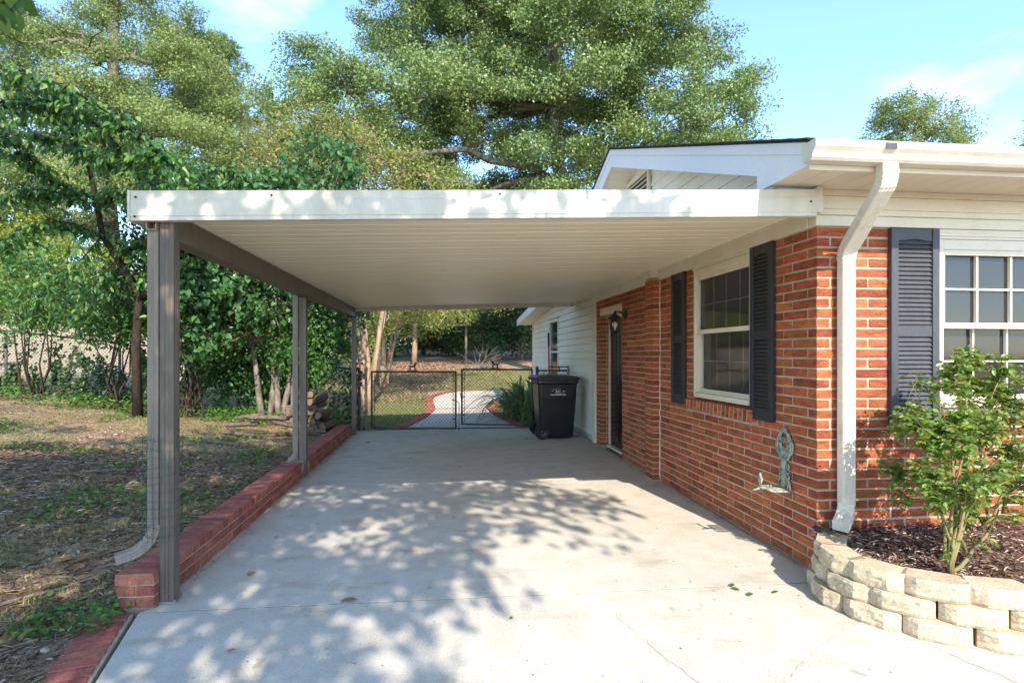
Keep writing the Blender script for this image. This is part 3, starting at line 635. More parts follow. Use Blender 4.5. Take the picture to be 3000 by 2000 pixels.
mb = MB(); mb.prism([(EY-0.0135, 2.6505), (EY-0.0135, 2.543), (EY-0.086, 2.543), (EY-0.102, 2.558), (EY-0.102, 2.572), (EY-0.114, 2.592), (EY-0.132, 2.612), (EY-0.134, 2.6505)], 'x', 2.055, 2.0595); mb.build('end_cap', M['gutter'], gut)
mb = MB(); mb.box(2.475, 2.545, EY-0.1365, EY-0.134, 2.607, 2.640); mb.build('hanger_patch', M['shutter'], gut)
# downspout of the house
def rsec(w, d, ribs=3):
    p = []
    c = 0.010
    def edge(a, b, n, out):
        for i in range(n):
            u = i/n; q = (a[0]+(b[0]-a[0])*u, a[1]+(b[1]-a[1])*u)
            k = -0.0022 if (i % 2) else 0.0
            p.append((q[0]+out[0]*k, q[1]+out[1]*k))
    hw, hd = w/2, d/2
    edge((-hw+c, -hd), (hw-c, -hd), 2*ribs+1, (0, -1)); edge((hw-c*0.3, -hd+c*0.3), (hw, -hd+c), 1, (0, 0)); edge((hw, -hd+c), (hw, hd-c), 2*ribs-1, (1, 0)); edge((hw-c*0.3, hd-c*0.3), (hw-c, hd), 1, (0, 0))
    edge((hw-c, hd), (-hw+c, hd), 2*ribs+1, (0, 1)); edge((-hw+c*0.3, hd-c*0.3), (-hw, hd-c), 1, (0, 0)); edge((-hw, hd-c), (-hw, -hd+c), 2*ribs-1, (-1, 0)); edge((-hw+c*0.3, -hd+c*0.3), (-hw+c, -hd), 1, (0, 0))
    return p
def arc(p0, d0, d1, rad, n=10):
    """points turning from direction d0 to d1 starting at p0"""
    p0, d0, d1 = Vector(p0), Vector(d0).normalized(), Vector(d1).normalized()
    ang = d0.angle(d1); ax = d0.cross(d1).normalized(); P = []; c = p0+ax.cross(d0)*rad
    for i in range(n+1):
        P.append(c+Matrix.Rotation(ang*i/n, 3, ax) @ (p0-c))
    return P
DSX, DSY = 2.645, 3.462
sec = rsec(0.092, 0.068)
mb = MB(); mb.sweep([(DSX, DSY, 2.09), (DSX, DSY, 0.46)], sec, (1, 0, 0)); ds = mb.build('downspout', M['spout'], house)
# upper elbows: outlet -> wall
OX = 2.545
pts = [Vector((OX, 3.00, 2.545)), Vector((OX, 3.00, 2.49))]
tgt = Vector((DSX, DSY, 2.13)); mid = (tgt-Vector((OX, 3.00, 2.42))).normalized()
A = arc((OX, 3.00, 2.49), (0, 0, -1), mid, 0.09, 9); pts += A[1:]
Bv = arc((DSX, DSY, 2.07), (0, 0, 1), -mid, 0.10, 9); pts += list(reversed(Bv))
sc = [1.0+(0.035 if i % 2 else -0.01) for i in range(len(pts))]
sd = [(0.95, -0.25, 0)]*len(pts)
mb = MB(); mb.sweep(pts, rsec(0.096, 0.072), (1, -0.05, 0), sc); mb.build('elbow', M['spout'], ds)
P = arc((DSX, DSY, 0.47), (0, 0, -1), (-0.72, -0.60, -0.35), 0.10, 10); P.append(P[-1]+Vector((-0.72, -0.60, -0.35)).normalized()*0.09)
sc = [1.03+(0.04 if (i % 2 and i < 10) else 0) for i in range(len(P))]
mb = MB(); mb.sweep(P, rsec(0.094, 0.070), (0.75, -0.6, 0), sc); mb.build('elbow', M['spout'], ds)

# roof: two slopes, rake boards, gable wall
RX = 2.10; RYK = 6.93; RZK = 4.02; SL = 0.349
def roofz(y): return RZK-SL*abs(y-RYK)
mb = MB(); t = 0.014
for (ya, yb) in ((EY-0.06, RYK), (RYK, 10.9)):
    za, zb = roofz(ya)+0.012, roofz(yb)+0.012
    mb.hexa([(RX-0.03, ya, za), (10.2, ya, za), (10.2, yb, zb), (RX-0.03, yb, zb)], [(RX-0.03, ya, za+t), (10.2, ya, za+t), (10.2, yb, zb+t), (RX-0.03, yb, zb+t)])
roof = mb.build('roof', M['shingle'], house)
for k in range(26):   # ragged shingle butts along the rake
    y = EY-0.06+k*0.15; mb = MB(); zz = roofz(y)+0.012+t; yy = y+0.16; z2 = roofz(yy)+0.012+t; x0 = RX-0.045-random.uniform(0, .012)
    mb.hexa([(x0, y, zz-.003), (2.6, y, zz-.003), (2.6, yy, z2-.003), (x0, yy, z2-.003)], [(x0, y, zz+.006), (2.6, y, zz+.006), (2.6, yy, z2+.002), (x0, yy, z2+.002)]); mb.build('shingle', M['shingle'], roof)
def rake(y0, y1, x0, x1, lo, hi, nm, mat):
    mb = MB(); a, b = roofz(y0), roofz(y1)
    mb.hexa([(x0, y0, a-lo), (x1, y0, a-lo), (x1, y1, b-lo), (x0, y1, b-lo)], [(x0, y0, a-hi), (x1, y0, a-hi), (x1, y1, b-hi), (x0, y1, b-hi)]); return mb.build(nm, mat, house, bevel=0.002)
rake(3.56, RYK, RX, RX+0.02, 0.21, -0.010, 'rake_board', M['rakepaint']); rake(EY-0.005, RYK, RX-0.014, RX-0.0005, 0.065, -0.008, 'rake_trim', M['rakepaint'])
rake(RYK, 10.8, RX, RX+0.02, 0.21, -0.010, 'rake_board', M['rakepaint']); rake(RYK, 10.8, RX-0.014, RX-0.0005, 0.065, -0.008, 'rake_trim', M['rakepaint'])
mb = MB(); mb.prism([(EY, 2.545), (3.56, 2.5385), (3.56, roofz(3.56)+0.009), (EY, roofz(EY)+0.009)], 'x', RX, RX+0.02); mb.build('rake_return', M['rakepaint'], house)
mb = MB(); mb.box(RX+0.001, RX+0.03, 3.5605, 3.60, 2.54, roofz(3.56)-0.2); mb.build('rake_return_side', M['rakepaint'], house)
# rake soffit panels
for (ya, yb) in ((3.2, RYK), (RYK, 10.8)):
    n = int((yb-ya)/0.15)
    for k in range(n):
        y0 = ya+(yb-ya)*k/n; y1 = ya+(yb-ya)*(k+1)/n-0.0035; mb = MB(); a, b = roofz(y0)-0.165, roofz(y1)-0.165
        mb.hexa([(RX+0.02, y0, a), (CX, y0, a), (CX, y1, b), (RX+0.02, y1, b)], [(RX+0.02, y0, a+.012), (CX, y0, a+.012), (CX, y1, b+.012), (RX+0.02, y1, b+.012)]); mb.build('soffit_panel', M['white'], house)
# gable siding courses and louvered vent
z = 2.56; k = 0
while z < 3.95:
    z1 = min(z+0.127, 3.97); m_ = 0.17
    half0 = (RZK-z-m_+0.02)/SL; half1 = max(0.02, (RZK-z1-m_+0.02)/SL)
    if half0 < 0.1: break
    mb = MB(); a0, b0, a1, b1 = RYK-half0, RYK+half0, RYK-half1, RYK+half1
    mb.hexa([(CX-0.018, a0, z), (CX+0.02, a0, z), (CX+0.02, b0, z), (CX-0.018, b0, z)], [(CX-0.004, a1, z1-0.001), (CX+0.02, a1, z1-0.001), (CX+0.02, b1, z1-0.001), (CX-0.004, b1, z1-0.001)])
    mb.build('siding_board', M['siding'], house); z = z1
vy0, vy1, vz0, vz1 = 6.55, 7.25, 3.12, 3.66
mb = MB(); mb.box(CX-0.024, CX-0.019, vy0, vy1, vz0, vz1); vent = mb.build('gable_vent', M['stain'], house)
mb = MB(); fw = 0.05; mb.box(CX-0.05, CX-0.02, vy0-fw, vy0, vz0-fw, vz1+fw); mb.box(CX-0.05, CX-0.02, vy1, vy1+fw, vz0-fw, vz1+fw); mb.box(CX-0.05, CX-0.02, vy0, vy1, vz1, vz1+fw); mb.box(CX-0.05, CX-0.02, vy0, vy1, vz0-fw, vz0); mb.build('frame', M['white'], vent)
for i in range(9):
    z = vz0+0.03+i*0.058; mb = MB(); mb.hexa([(CX-0.046, vy0, z), (CX-0.040, vy0, z-0.004), (CX-0.040, vy1, z-0.004), (CX-0.046, vy1, z)], [(CX-0.026, vy0, z+0.026), (CX-0.0245, vy0, z+0.02), (CX-0.0245, vy1, z+0.02), (CX-0.026, vy1, z+0.026)]); mb.build('slat', M['white'], vent)

# rear addition with lap siding
mb = MB(); mb.box(CX-0.032, CX+0.06, 8.99, 9.13, 0.0, 2.44); mb.build('corner_board', M['white'], house, bevel=0.003)
AW = (12.0, 12.95, 0.85, 2.17)
mb = MB(); mb.box(CX+0.02, CX+0.15, 9.13, 15.45, -0.3, 0.10); mb.build('foundation', M['concrete'], house)
for k in range(19):
    z0 = 0.10+k*0.127; z1 = z0+0.127
    for (a, b) in ((9.131, AW[0]-0.07), (AW[0]-0.07, AW[1]+0.07), (AW[1]+0.07, 15.46)):
        if a == AW[0]-0.07 and z1 > AW[2]-0.07 and z0 < AW[3]+0.05: continue
        mb = MB(); mb.hexa([(CX-0.026, a+.001, z0), (CX+0.10, a+.001, z0), (CX+0.10, b, z0), (CX-0.026, b, z0)], [(CX-0.002, a+.001, z1-.001), (CX+0.10, a+.001, z1-.001), (CX+0.10, b, z1-.001), (CX-0.002, b, z1-.001)])
        mb.build('siding_board', M['siding'], house)
mb = MB(); mb.box(CX-0.022, CX+0.06, 15.461, 15.55, 0.05, 2.5); mb.build('corner_board', M['white'], house)
aw = MB(); a, b, c, d = AW; f_ = 0.07
aw.box(CX-0.03, CX+0.08, a-f_, a, c-f_, d+f_); aw.box(CX-0.03, CX+0.08, b, b+f_, c-f_, d+f_); aw.box(CX-0.03, CX+0.08, a, b, d, d+f_); aw.box(CX-0.04, CX+0.08, a, b, c-f_, c); aw.box(CX-0.012, CX+0.06, a, b, 1.48, 1.52)
aw = aw.build('window', M['white'], house, bevel=0.003)
for c0, d0 in ((c, 1.48), (1.52, d)):
    mb = MB(); mb.box(CX+0.01, CX+0.02, a, b, c0, d0); mb.build('pane', M['glass'], aw)
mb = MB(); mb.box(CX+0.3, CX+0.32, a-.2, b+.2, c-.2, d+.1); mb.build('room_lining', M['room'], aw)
mb = MB(); mb.box(CX+0.11, CX+0.15, 9.2, a-.06, 0.1, 2.5); mb.box(CX+0.11, CX+0.15, b+.06, 15.4, 0.1, 2.5); mb.box(CX+0.11, 8.5, 15.40, 15.5, -0.3, 2.6); mb.build('sheathing', M['white'], house)
# addition roof: low gable, rake facing the carport
def az(y): return 2.40+0.075*(16.0-y)
mb = MB(); mb.hexa([(RX, 10.9, az(10.9)), (8.6, 10.9, az(10.9)), (8.6, 16.0, az(16)), (RX, 16.0, az(16))], [(RX, 10.9, az(10.9)+.05), (8.6, 10.9, az(10.9)+.05), (8.6, 16.0, az(16)+.05), (RX, 16.0, az(16)+.05)]); mb.build('addition_roof', M['shingle'], house)
mb = MB(); mb.hexa([(RX-.02, 10.9, az(10.9)-.15), (RX-.001, 10.9, az(10.9)-.15), (RX-.001, 16.0, az(16)-.15), (RX-.02, 16.0, az(16)-.15)], [(RX-.02, 10.9, az(10.9)+.03), (RX-.001, 10.9, az(10.9)+.03), (RX-.001, 16.0, az(16)+.03), (RX-.02, 16.0, az(16)+.03)]); mb.build('rake_board', M['rakepaint'], house)
mb = MB(); mb.hexa([(RX, 10.9, az(10.9)-.12), (CX, 10.9, az(10.9)-.12), (CX, 15.95, az(16)-.12), (RX, 15.95, az(16)-.12)], [(RX, 10.9, az(10.9)-.10), (CX, 10.9, az(10.9)-.10), (CX, 15.95, az(16)-.10), (RX, 15.95, az(16)-.10)]); mb.build('soffit_panel', M['white'], house)
mb = MB(); mb.box(CX+0.11, CX+0.2, 9.0, 15.5, 2.44, 2.80); mb.build('upper_wall', M['siding'], house)

# ------------------------------------------------------------------ carport
cp = thing('carport', 'flat white metal carport roof on brown posts attached to the brick house', 'carport', (-1.64, 3.5, 0))
def cz(x): return 2.288+0.0322*(x+1.6)
FY = 3.415
# roof pans
n = 24; y0 = FY+0.03; y1 = 10.42; pw = (y1-y0)/n
for i in range(n):
    a = y0+i*pw; b = a+pw-0.004; m_ = (a+b)/2
    mb = MB(); xa, xb = -1.76, 2.44
    P = [(a, 0.012), (a+0.006, 0.0), (m_-0.012, 0.0), (m_-0.008, 0.005), (m_+0.008, 0.005), (m_+0.012, 0.0), (b-0.006, 0.0), (b, 0.012), (b, 0.06), (a, 0.06)]
    vs = [(xa, y, cz(xa)+h) for y, h in P]+[(xb, y, cz(xb)+h) for y, h in P]; k = len(P)
    mb.add(vs, [tuple(range(k-1, -1, -1)), tuple(range(k, 2*k))]+[(j, (j+1) % k, k+(j+1) % k, k+j) for j in range(k)])
    mb.build('roof_pan', M['ceil'], cp)
mb = MB(); mb.hexa([(-1.77, y0, cz(-1.77)+.061), (2.07, y0, cz(2.07)+.061), (2.07, y1, cz(2.07)+.061), (-1.77, y1, cz(-1.77)+.061)], [(-1.77, y0, cz(-1.77)+.075), (2.07, y0, cz(2.07)+.075), (2.07, y1, cz(2.07)+.075), (-1.77, y1, cz(-1.77)+.075)]); mb.build('roof_top', M['fascia'], cp)
# front fascia with a stepped profile
def strip(xa, xb, P, mat, nm, par=cp, dz=0.0):
    mb = MB(); k = len(P); vs = [(xa, y, cz(xa)+h+dz) for y, h in P]+[(xb, y, cz(xb)+h+dz) for y, h in P]
    mb.add(vs, [tuple(range(k-1, -1, -1)), tuple(range(k, 2*k))]+[(j, (j+1) % k, k+(j+1) % k, k+j) for j in range(k)]); return mb.build(nm, mat, par)
fp = [(FY, -0.072), (FY, -0.050), (FY-0.004, -0.046), (FY-0.004, 0.045), (FY, 0.049), (FY, 0.085), (FY-0.003, 0.098), (FY+0.012, 0.098), (FY+0.012, -0.05), (FY+0.05, -0.05), (FY+0.05, -0.072)]
fas = strip(-1.775, 2.405, fp, M['fascia'], 'front_fascia')
for x, h in ((-1.745, 0.06), (-1.75, -0.05), (0.34, 0.075), (2.36, 0.02), (-1.0, 0.07)):
    mb = MB(); mb.lathe((x, FY-0.007, cz(x)+h), [(0.0035, 0.006), (0.0065, 0.003), (0.0065, -0.001), (0.002, -0.003)], 8, 'y'); mb.build('screw', M['screw'], fas)
mb = MB(); mb.box(2.4055, 2.45, FY+0.002, CY-0.03, 2.372, 2.535); mb.build('fascia_end', M['fascia'], cp)
mb = MB(); mb.hexa([(-1.79, FY-0.006, cz(-1.79)-.075), (-1.7765, FY-0.006, cz(-1.79)-.075), (-1.7765, 10.44, cz(-1.79)-.075), (-1.79, 10.44, cz(-1.79)-.075)], [(-1.79, FY-0.006, cz(-1.79)+.10), (-1.7765, FY-0.006, cz(-1.79)+.10), (-1.7765, 10.44, cz(-1.79)+.10), (-1.79, 10.44, cz(-1.79)+.10)]); mb.build('side_fascia', M['fascia'], cp)
strip(-1.775, 2.44, [(10.425, -0.07), (10.445, -0.07), (10.445, 0.09), (10.425, 0.09)], M['fascia'], 'rear_fascia')
mb = MB(); mb.hexa([(-1.775, FY+.05, cz(-1.7)-.071), (-1.70, FY+.05, cz(-1.7)-.071), (-1.70, 10.42, cz(-1.7)-.071), (-1.775, 10.42, cz(-1.7)-.071)], [(-1.775, FY+.05, cz(-1.7)-.062), (-1.70, FY+.05, cz(-1.7)-.062), (-1.70, 10.42, cz(-1.7)-.062), (-1.775, 10.42, cz(-1.7)-.062)]); mb.build('side_gutter_pan', M['fascia'], cp)
# beam (box channel) : open front end
bz0, bz1 = 2.128, 2.278
mb = MB(); mb.box(-1.612, -1.590, 3.545, 10.42, bz0, bz1); mb.box(-1.694, -1.6121, 3.545, 10.42, bz0, bz0+0.006); mb.box(-1.70, -1.6941, 3.545, 10.42, bz0, bz1); mb.build('beam', M['bronze'], cp)
mb = MB(); mb.box(-1.706, -1.700, 3.44, 3.51, 2.165, 2.225); mb.box(-1.654, -1.648, 3.44, 3.51, 2.165, 2.225); mb.box(-1.700, -1.654, 3.44, 3.51, 2.165, 2.171); mb.build('gutter_outlet', M['bronze_light'], cp)
# posts
def post(xc, yc, z0, z1, w=0.076):
    h = w/2; s = []
    k = 7
    for (ax, ay, bx, by) in ((-h, -h, h, -h), (h, -h, h, h), (h, h, -h, h), (-h, h, -h, -h)):
        for i in range(k):
            u = i/k; gq = 0.0035 if (i in (2, 4)) else 0.0
            x, y = ax+(bx-ax)*u, ay+(by-ay)*u
            s.append((x*(1-gq/h), y*(1-gq/h)))
    mb = MB(); mb.prism([(xc+a, yc+b) for a, b in s], 'z', z0, z1); return mb.build('post', M['bronze'], cp)
p1 = post(-1.604, 3.505, 0.0, 2.285); p2 = post(-1.664, 6.93, 0.0, 2.13); p3 = post(-1.606, 10.37, 0.0, 2.13)
mb = MB(); mb.box(-1.666, -1.548, 3.455, 3.556, 0.001, 0.012); mb.build('base_plate', M['galv'], p1, bevel=0.003)
for xx in (-1.655, -1.56): 
    mb = MB(); mb.lathe((xx, 3.462, 0.014), [(0.008, -0.004), (0.008, 0.006), (0.003, 0.008)], 6); mb.build('bolt', M['galv'], p1)
# brown downspouts
s2 = rsec(0.064, 0.050)
dsp = (-1.680, 3.485)
P = [Vector((dsp[0], dsp[1], 2.17)), Vector((dsp[0], dsp[1], 0.44))]; mb = MB(); mb.sweep(P, s2, (1, 0, 0)); d1 = mb.build('downspout', M['bronze_light'], cp)
dv = Vector((-0.80, -0.42, -0.18)); P = arc((dsp[0], dsp[1], 0.46), (0, 0, -1), dv, 0.16, 12); P.append(P[-1]+dv.normalized()*0.06)
mb = MB(); mb.sweep(P, rsec(0.076, 0.058), (-0.42, 0.80, 0), [1.02+(0.05 if (i % 2 and i < 12) else 0) for i in range(len(P))]); mb.build('elbow', M['bronze_light'], d1)
mb = MB(); mb.sweep([(-1.745, 6.90, 2.19), (-1.745, 6.90, 0.20)], s2, (1, 0, 0)); d2 = mb.build('downspout', M['bronze_light'], cp)
P = arc((-1.745, 6.90, 0.30), (0, 0, -1), (-0.9, -0.2, -0.2), 0.10, 8); mb = MB(); mb.sweep(P, rsec(0.076, 0.058), (0.2, -0.9, 0)); mb.build('elbow', M['bronze_light'], d2)

# ------------------------------------------------------------------ brick kerb wall beside the slab
kb = thing('brick_garden_kerb', 'low red brick kerb wall with flat brick cap along the carport slab', 'kerb wall', (-1.75, 7.0, 0))
mb = MB(); mb.box(-1.845, -1.651, 3.42, 10.24, -0.1, 0.190); core = mb.build('mortar_core', M['mortar'], kb)
kx0, kx1 = -1.852, -1.645
y = 3.405; i = 0
def skip(y0, y1): return y1 > 6.88 and y0 < 6.98
while y < 10.2:
    y1 = y+0.0925
    if not skip(y, y1):
        me = brick_mesh(kx1-kx0, y1-y, 0.062, M['brick2']); placew(me, 'brick', kb, ((kx0+kx1)/2+random.uniform(-.003, .003), (y+y1)/2, 0.168+random.uniform(-.001, .001)), (0, 0, random.uniform(-.012, .012)))
    y += 0.1025
for c in range(2):
    z = 0.005+c*0.0665; y = 3.412+(0.10 if c else 0.0)
    if c: placew(brick_mesh(0.1, 0.09, 0.056, M['brick2']), 'brick', kb, (-1.695, 3.457, z+0.028))
    while y < 10.2:
        y1 = min(y+0.193, 10.235)
        if not skip(y, y1):
            placew(brick_mesh(0.1, y1-y, 0.056, M['brick2']), 'brick', kb, (-1.695+random.uniform(-.0015, .0015), (y+y1)/2, z+0.028))
        y += 0.2035
    placew(brick_mesh(0.10, 0.09, 0.056, M['brick2']), 'brick', kb, (-1.801, 3.457, z+0.028))

# flush brick border along the front driveway edge
bd = thing('brick_border', 'flush strip of red bricks bordering the driveway edge by the dirt', 'brick border', (-1.7, 2.8, 0))
def edge_pt(t):    # along slab edge, from kerb towards the camera
    pts = [(-1.722, 3.36), (-1.545, 2.66), (-1.315, 1.2), (-1.1, 0.0)]
    L = [math.dist(a, b) for a, b in zip(pts[:-1], pts[1:])]
    for (a, b), l in zip(zip(pts[:-1], pts[1:]), L):
        if t <= l: u = t/l; return Vector((a[0]+(b[0]-a[0])*u, a[1]+(b[1]-a[1])*u)), (Vector(b)-Vector(a)).normalized()
        t -= l
    return Vector(pts[-1]), (Vector(pts[-1])-Vector(pts[-2])).normalized()
mb = MB()
for k in range(33):
    t = 0.03+k*0.093; p, d = edge_pt(t+0.04); nrm_ = Vector((d.y, -d.x)); 
    if nrm_.x > 0: nrm_ = -nrm_
    ln = 0.19; q = p+nrm_*(0.02+ln/2); ang = math.atan2(nrm_.y, nrm_.x)+0.08
    placew(brick_mesh(ln, 0.081, 0.06, M['brick2']), 'brick', bd, (q.x, q.y, -0.018+random.uniform(-.002, .002)), (0, 0, ang))
    a = p+nrm_*0.004; b = p+nrm_*0.212; h = d*0.048
    mb.hexa([(a-h).to_3d()+Vector((0, 0, -.08)), (b-h).to_3d()+Vector((0, 0, -.08)), (b+h).to_3d()+Vector((0, 0, -.08)), (a+h).to_3d()+Vector((0, 0, -.08))], [(a-h).to_3d()+Vector((0, 0, .003)), (b-h).to_3d()+Vector((0, 0, .003)), (b+h).to_3d()+Vector((0, 0, .003)), (a+h).to_3d()+Vector((0, 0, .003))])
mb.build('mortar_bed', M['mortar'], bd)

# ------------------------------------------------------------------ planter of split-face blocks
pl = thing('stone_planter', 'curved low planter wall of tan split face blocks at the house corner', 'planter', (2.6, 2.6, 0))
ctrl = [(2.44, 3.50), (2.27, 3.30), (2.19, 3.05), (2.26, 2.79), (2.43, 2.60), (2.65, 2.47), (2.95, 2.37), (3.35, 2.33), (3.8, 2.31), (4.4, 2.31), (5.2, 2.32)]
def catmull(P, n=24):
    P = [Vector(p) for p in P]; P = [P[0]*2-P[1]]+P+[P[-1]*2-P[-2]]; o_ = []
    for i in range(1, len(P)-2):
        for k in range(n):
            t = k/n; a, b, c, d = P[i-1:i+3]
            o_.append(0.5*((2*b)+(c-a)*t+(2*a-5*b+4*c-d)*t*t+(3*b-a-3*c+d)*t**3))
    return o_+[P[-2]]
base = catmull(ctrl)
def along(poly, s):
    for a, b in zip(poly[:-1], poly[1:]):
        l = (b-a).length
        if s <= l: return a+(b-a)*(s/l), (b-a).normalized()
        s -= l
    return poly[-1], (poly[-1]-poly[-2]).normalized()
TL = sum((b-a).length for a, b in zip(base[:-1], base[1:]))
def block_mesh(seed, w_=0.286, h=0.097):
    rs = np.random.default_rng(seed)
    nx_, nz_ = 15, 7; dep = 0.17; vs = []; fs = []
    us = np.linspace(-0.5, 0.5, nx_); ws = np.linspace(0, 1, nz_)
    lump = rs.random((6, 4))
    for j, q in enumerate(ws):
        for i, u in enumerate(us):
            f = 0.0 if abs(u) < 0.28 else (abs(u)-0.28)/0.22*0.048
            e = min(i, nx_-1-i, j*1.6, (nz_-1-j)*1.6)
            r = (rs.random()-0.5)*0.008-0.002 if e > 0 else 0.007
            r += 0.004*math.sin(u*13+seed)*math.cos(q*4+seed*2)*(e > 0)
            vs.append((u*w_*(1-0.004*rs.random()), f+r, 0.002+q*(h-0.004) if 0 < j < nz_-1 else q*h))
    for j in range(nz_-1):
        for i in range(nx_-1): fs.append((j*nx_+i, j*nx_+i+1, (j+1)*nx_+i+1, (j+1)*nx_+i))
    n0 = len(vs); bx_ = w_*0.40
    vs += [(-bx_, dep, 0), (bx_, dep, 0), (bx_, dep, h), (-bx_, dep, h)]
    bl, br, tr_, tl = 0, nx_-1, nz_*nx_-1, (nz_-1)*nx_
    fs.append(tuple([(nz_-1)*nx_+i for i in range(nx_)]+[n0+2, n0+3]))          # top
    fs.append(tuple([i for i in range(nx_-1, -1, -1)]+[n0, n0+1]))               # bottom
    fs.append(tuple([n0+1]+[j*nx_+nx_-1 for j in range(nz_)]+[n0+2])); fs.append(tuple([n0+3]+[j*nx_ for j in range(nz_-1, -1, -1)]+[n0])); fs.append((n0, n0+3, n0+2, n0+1))
    mb = MB(); mb.add(vs, fs); return mb.mesh('block', M['stone'])
bms = [block_mesh(k) for k in range(7)]
for c in range(3):
    s = 0.16+(0.15 if c == 1 else 0.0)+(0.02 if c == 2 else 0); z = 0.001+c*0.0995; k = 0
    while s < TL-0.2:
        p, d = along(base, s); nn = Vector((-d.y, d.x))
        if nn.dot(Vector((3.0, 3.3))-p) < 0: nn = -nn
        p = p+nn*(0.018*c+random.uniform(-.006, .006))
        ang = math.atan2(nn.y, nn.x)-math.pi/2+random.uniform(-.03, .03)
        ob = placew(random.choice(bms), 'block', pl, (p.x, p.y, z), (0, 0, ang)); s += 0.299+random.uniform(0, .010)+(0.01 if c < 2 else 0.0); k += 1
mb = MB(); inner = [p+0.10*((Vector((3.2, 3.35))-p).normalized()) for p in base]
vs = [(p.x, p.y, 0.235) for p in inner]; N_ = len(vs)
# mulch surface as fan rows between the wall and the house
rows = []
for t in np.linspace(0, 1, 14):
    for p in inner:
        q = Vector((max(p.x, CX+0.03), CY+0.02)); r = p+(q-p)*t
        rows.append((r.x, r.y, 0.232+0.05*t+random.uniform(-.008, .008)))
fs = [(j*N_+i, j*N_+i+1, (j+1)*N_+i+1, (j+1)*N_+i) for j in range(13) for i in range(N_-1)]
mb.add(rows, fs); mul = mb.build('mulch_bed', M['mulch'], None, smooth=True); tag(mul, kind='structure')
rs = np.random.default_rng(3); n = 9000
t = rs.random(n)*0.98; idx = rs.integers(20, N_, n); Pm = []
for a, i in zip(t, idx):
    p = inner[i]; q = Vector((max(p.x, CX+0.03), CY+0.0)); r = p+(q-p)*a; Pm.append((r.x+rs.normal()*.01, min(r.y+rs.normal()*.01, CY-.01), 0.24+0.05*a+rs.random()*.014))
ang = rs.random(n)*6.283; D = np.stack([np.cos(ang), np.sin(ang), rs.normal(0, .25, n)], 1); Nn = np.stack([rs.normal(0, .35, n), rs.normal(0, .35, n), np.ones(n)], 1)
tag(leaves('bark_chips', Pm, D, Nn, rs.uniform(.015, .06, n), rs.uniform(.004, .014, n), LF['chip'], None, 'oval', rng=rs), 'loose brown bark mulch chips filling the stone planter', 'mulch', kind='stuff')

# ------------------------------------------------------------------ back path
pth = tag(bpy.data.objects.new('path', None), kind='structure'); COL.objects.link(pth)
Lc = catmull([(-0.75, 10.96), (-0.50, 12.2), (-0.30, 13.6), (-0.22, 15.0), (-0.30, 16.2), (-0.25, 17.2), (0.1, 18.0), (0.7, 18.5), (1.5, 18.7), (2.6, 18.75)], 8)
Rc = catmull([(1.42, 10.96), (1.27, 12.2), (1.15, 13.6), (1.14, 15.0), (1.25, 15.7), (1.45, 16.2), (1.75, 16.55), (2.05, 16.75), (2.4, 16.85), (2.6, 16.88)], 8)
n = len(Lc); m_ = 8; vs = []
for a, b in zip(Lc, Rc):
    for i in range(m_+1):
        p = a+(b-a)*(i/m_); vs.append((p.x, p.y, hz(p.x, max(p.y, 11.0))+0.02))
mb = MB(); mb.add(vs, [(j*(m_+1)+i, j*(m_+1)+i+1, (j+1)*(m_+1)+i+1, (j+1)*(m_+1)+i) for j in range(n-1) for i in range(m_)]); mb.build('pavement', M['concrete'], pth)
def border(poly, sgn, nm):
    s = 0.05; Lr = sum((b-a).length for a, b in zip(poly[:-1], poly[1:]))
    while s < Lr:
        p, d = along(poly, s); nn = Vector((-d.y, d.x))*sgn; q = p+nn*0.115
        placew(brick_mesh(0.20, 0.088, 0.05, M['brick2']), 'brick', pth, (q.x, q.y, hz(q.x, max(q.y, 11.0))+0.012), (0, 0, math.atan2(nn.y, nn.x))); s += 0.099
border(Lc, 1, 'l'); border(Rc, -1, 'r')
for k in range(7):
    x = -0.10+k*0.20; placew(brick_mesh(0.19, 0.088, 0.05, M['brick2']), 'brick', pth, (x, 14.9, hz(x, 14.9)+0.001))

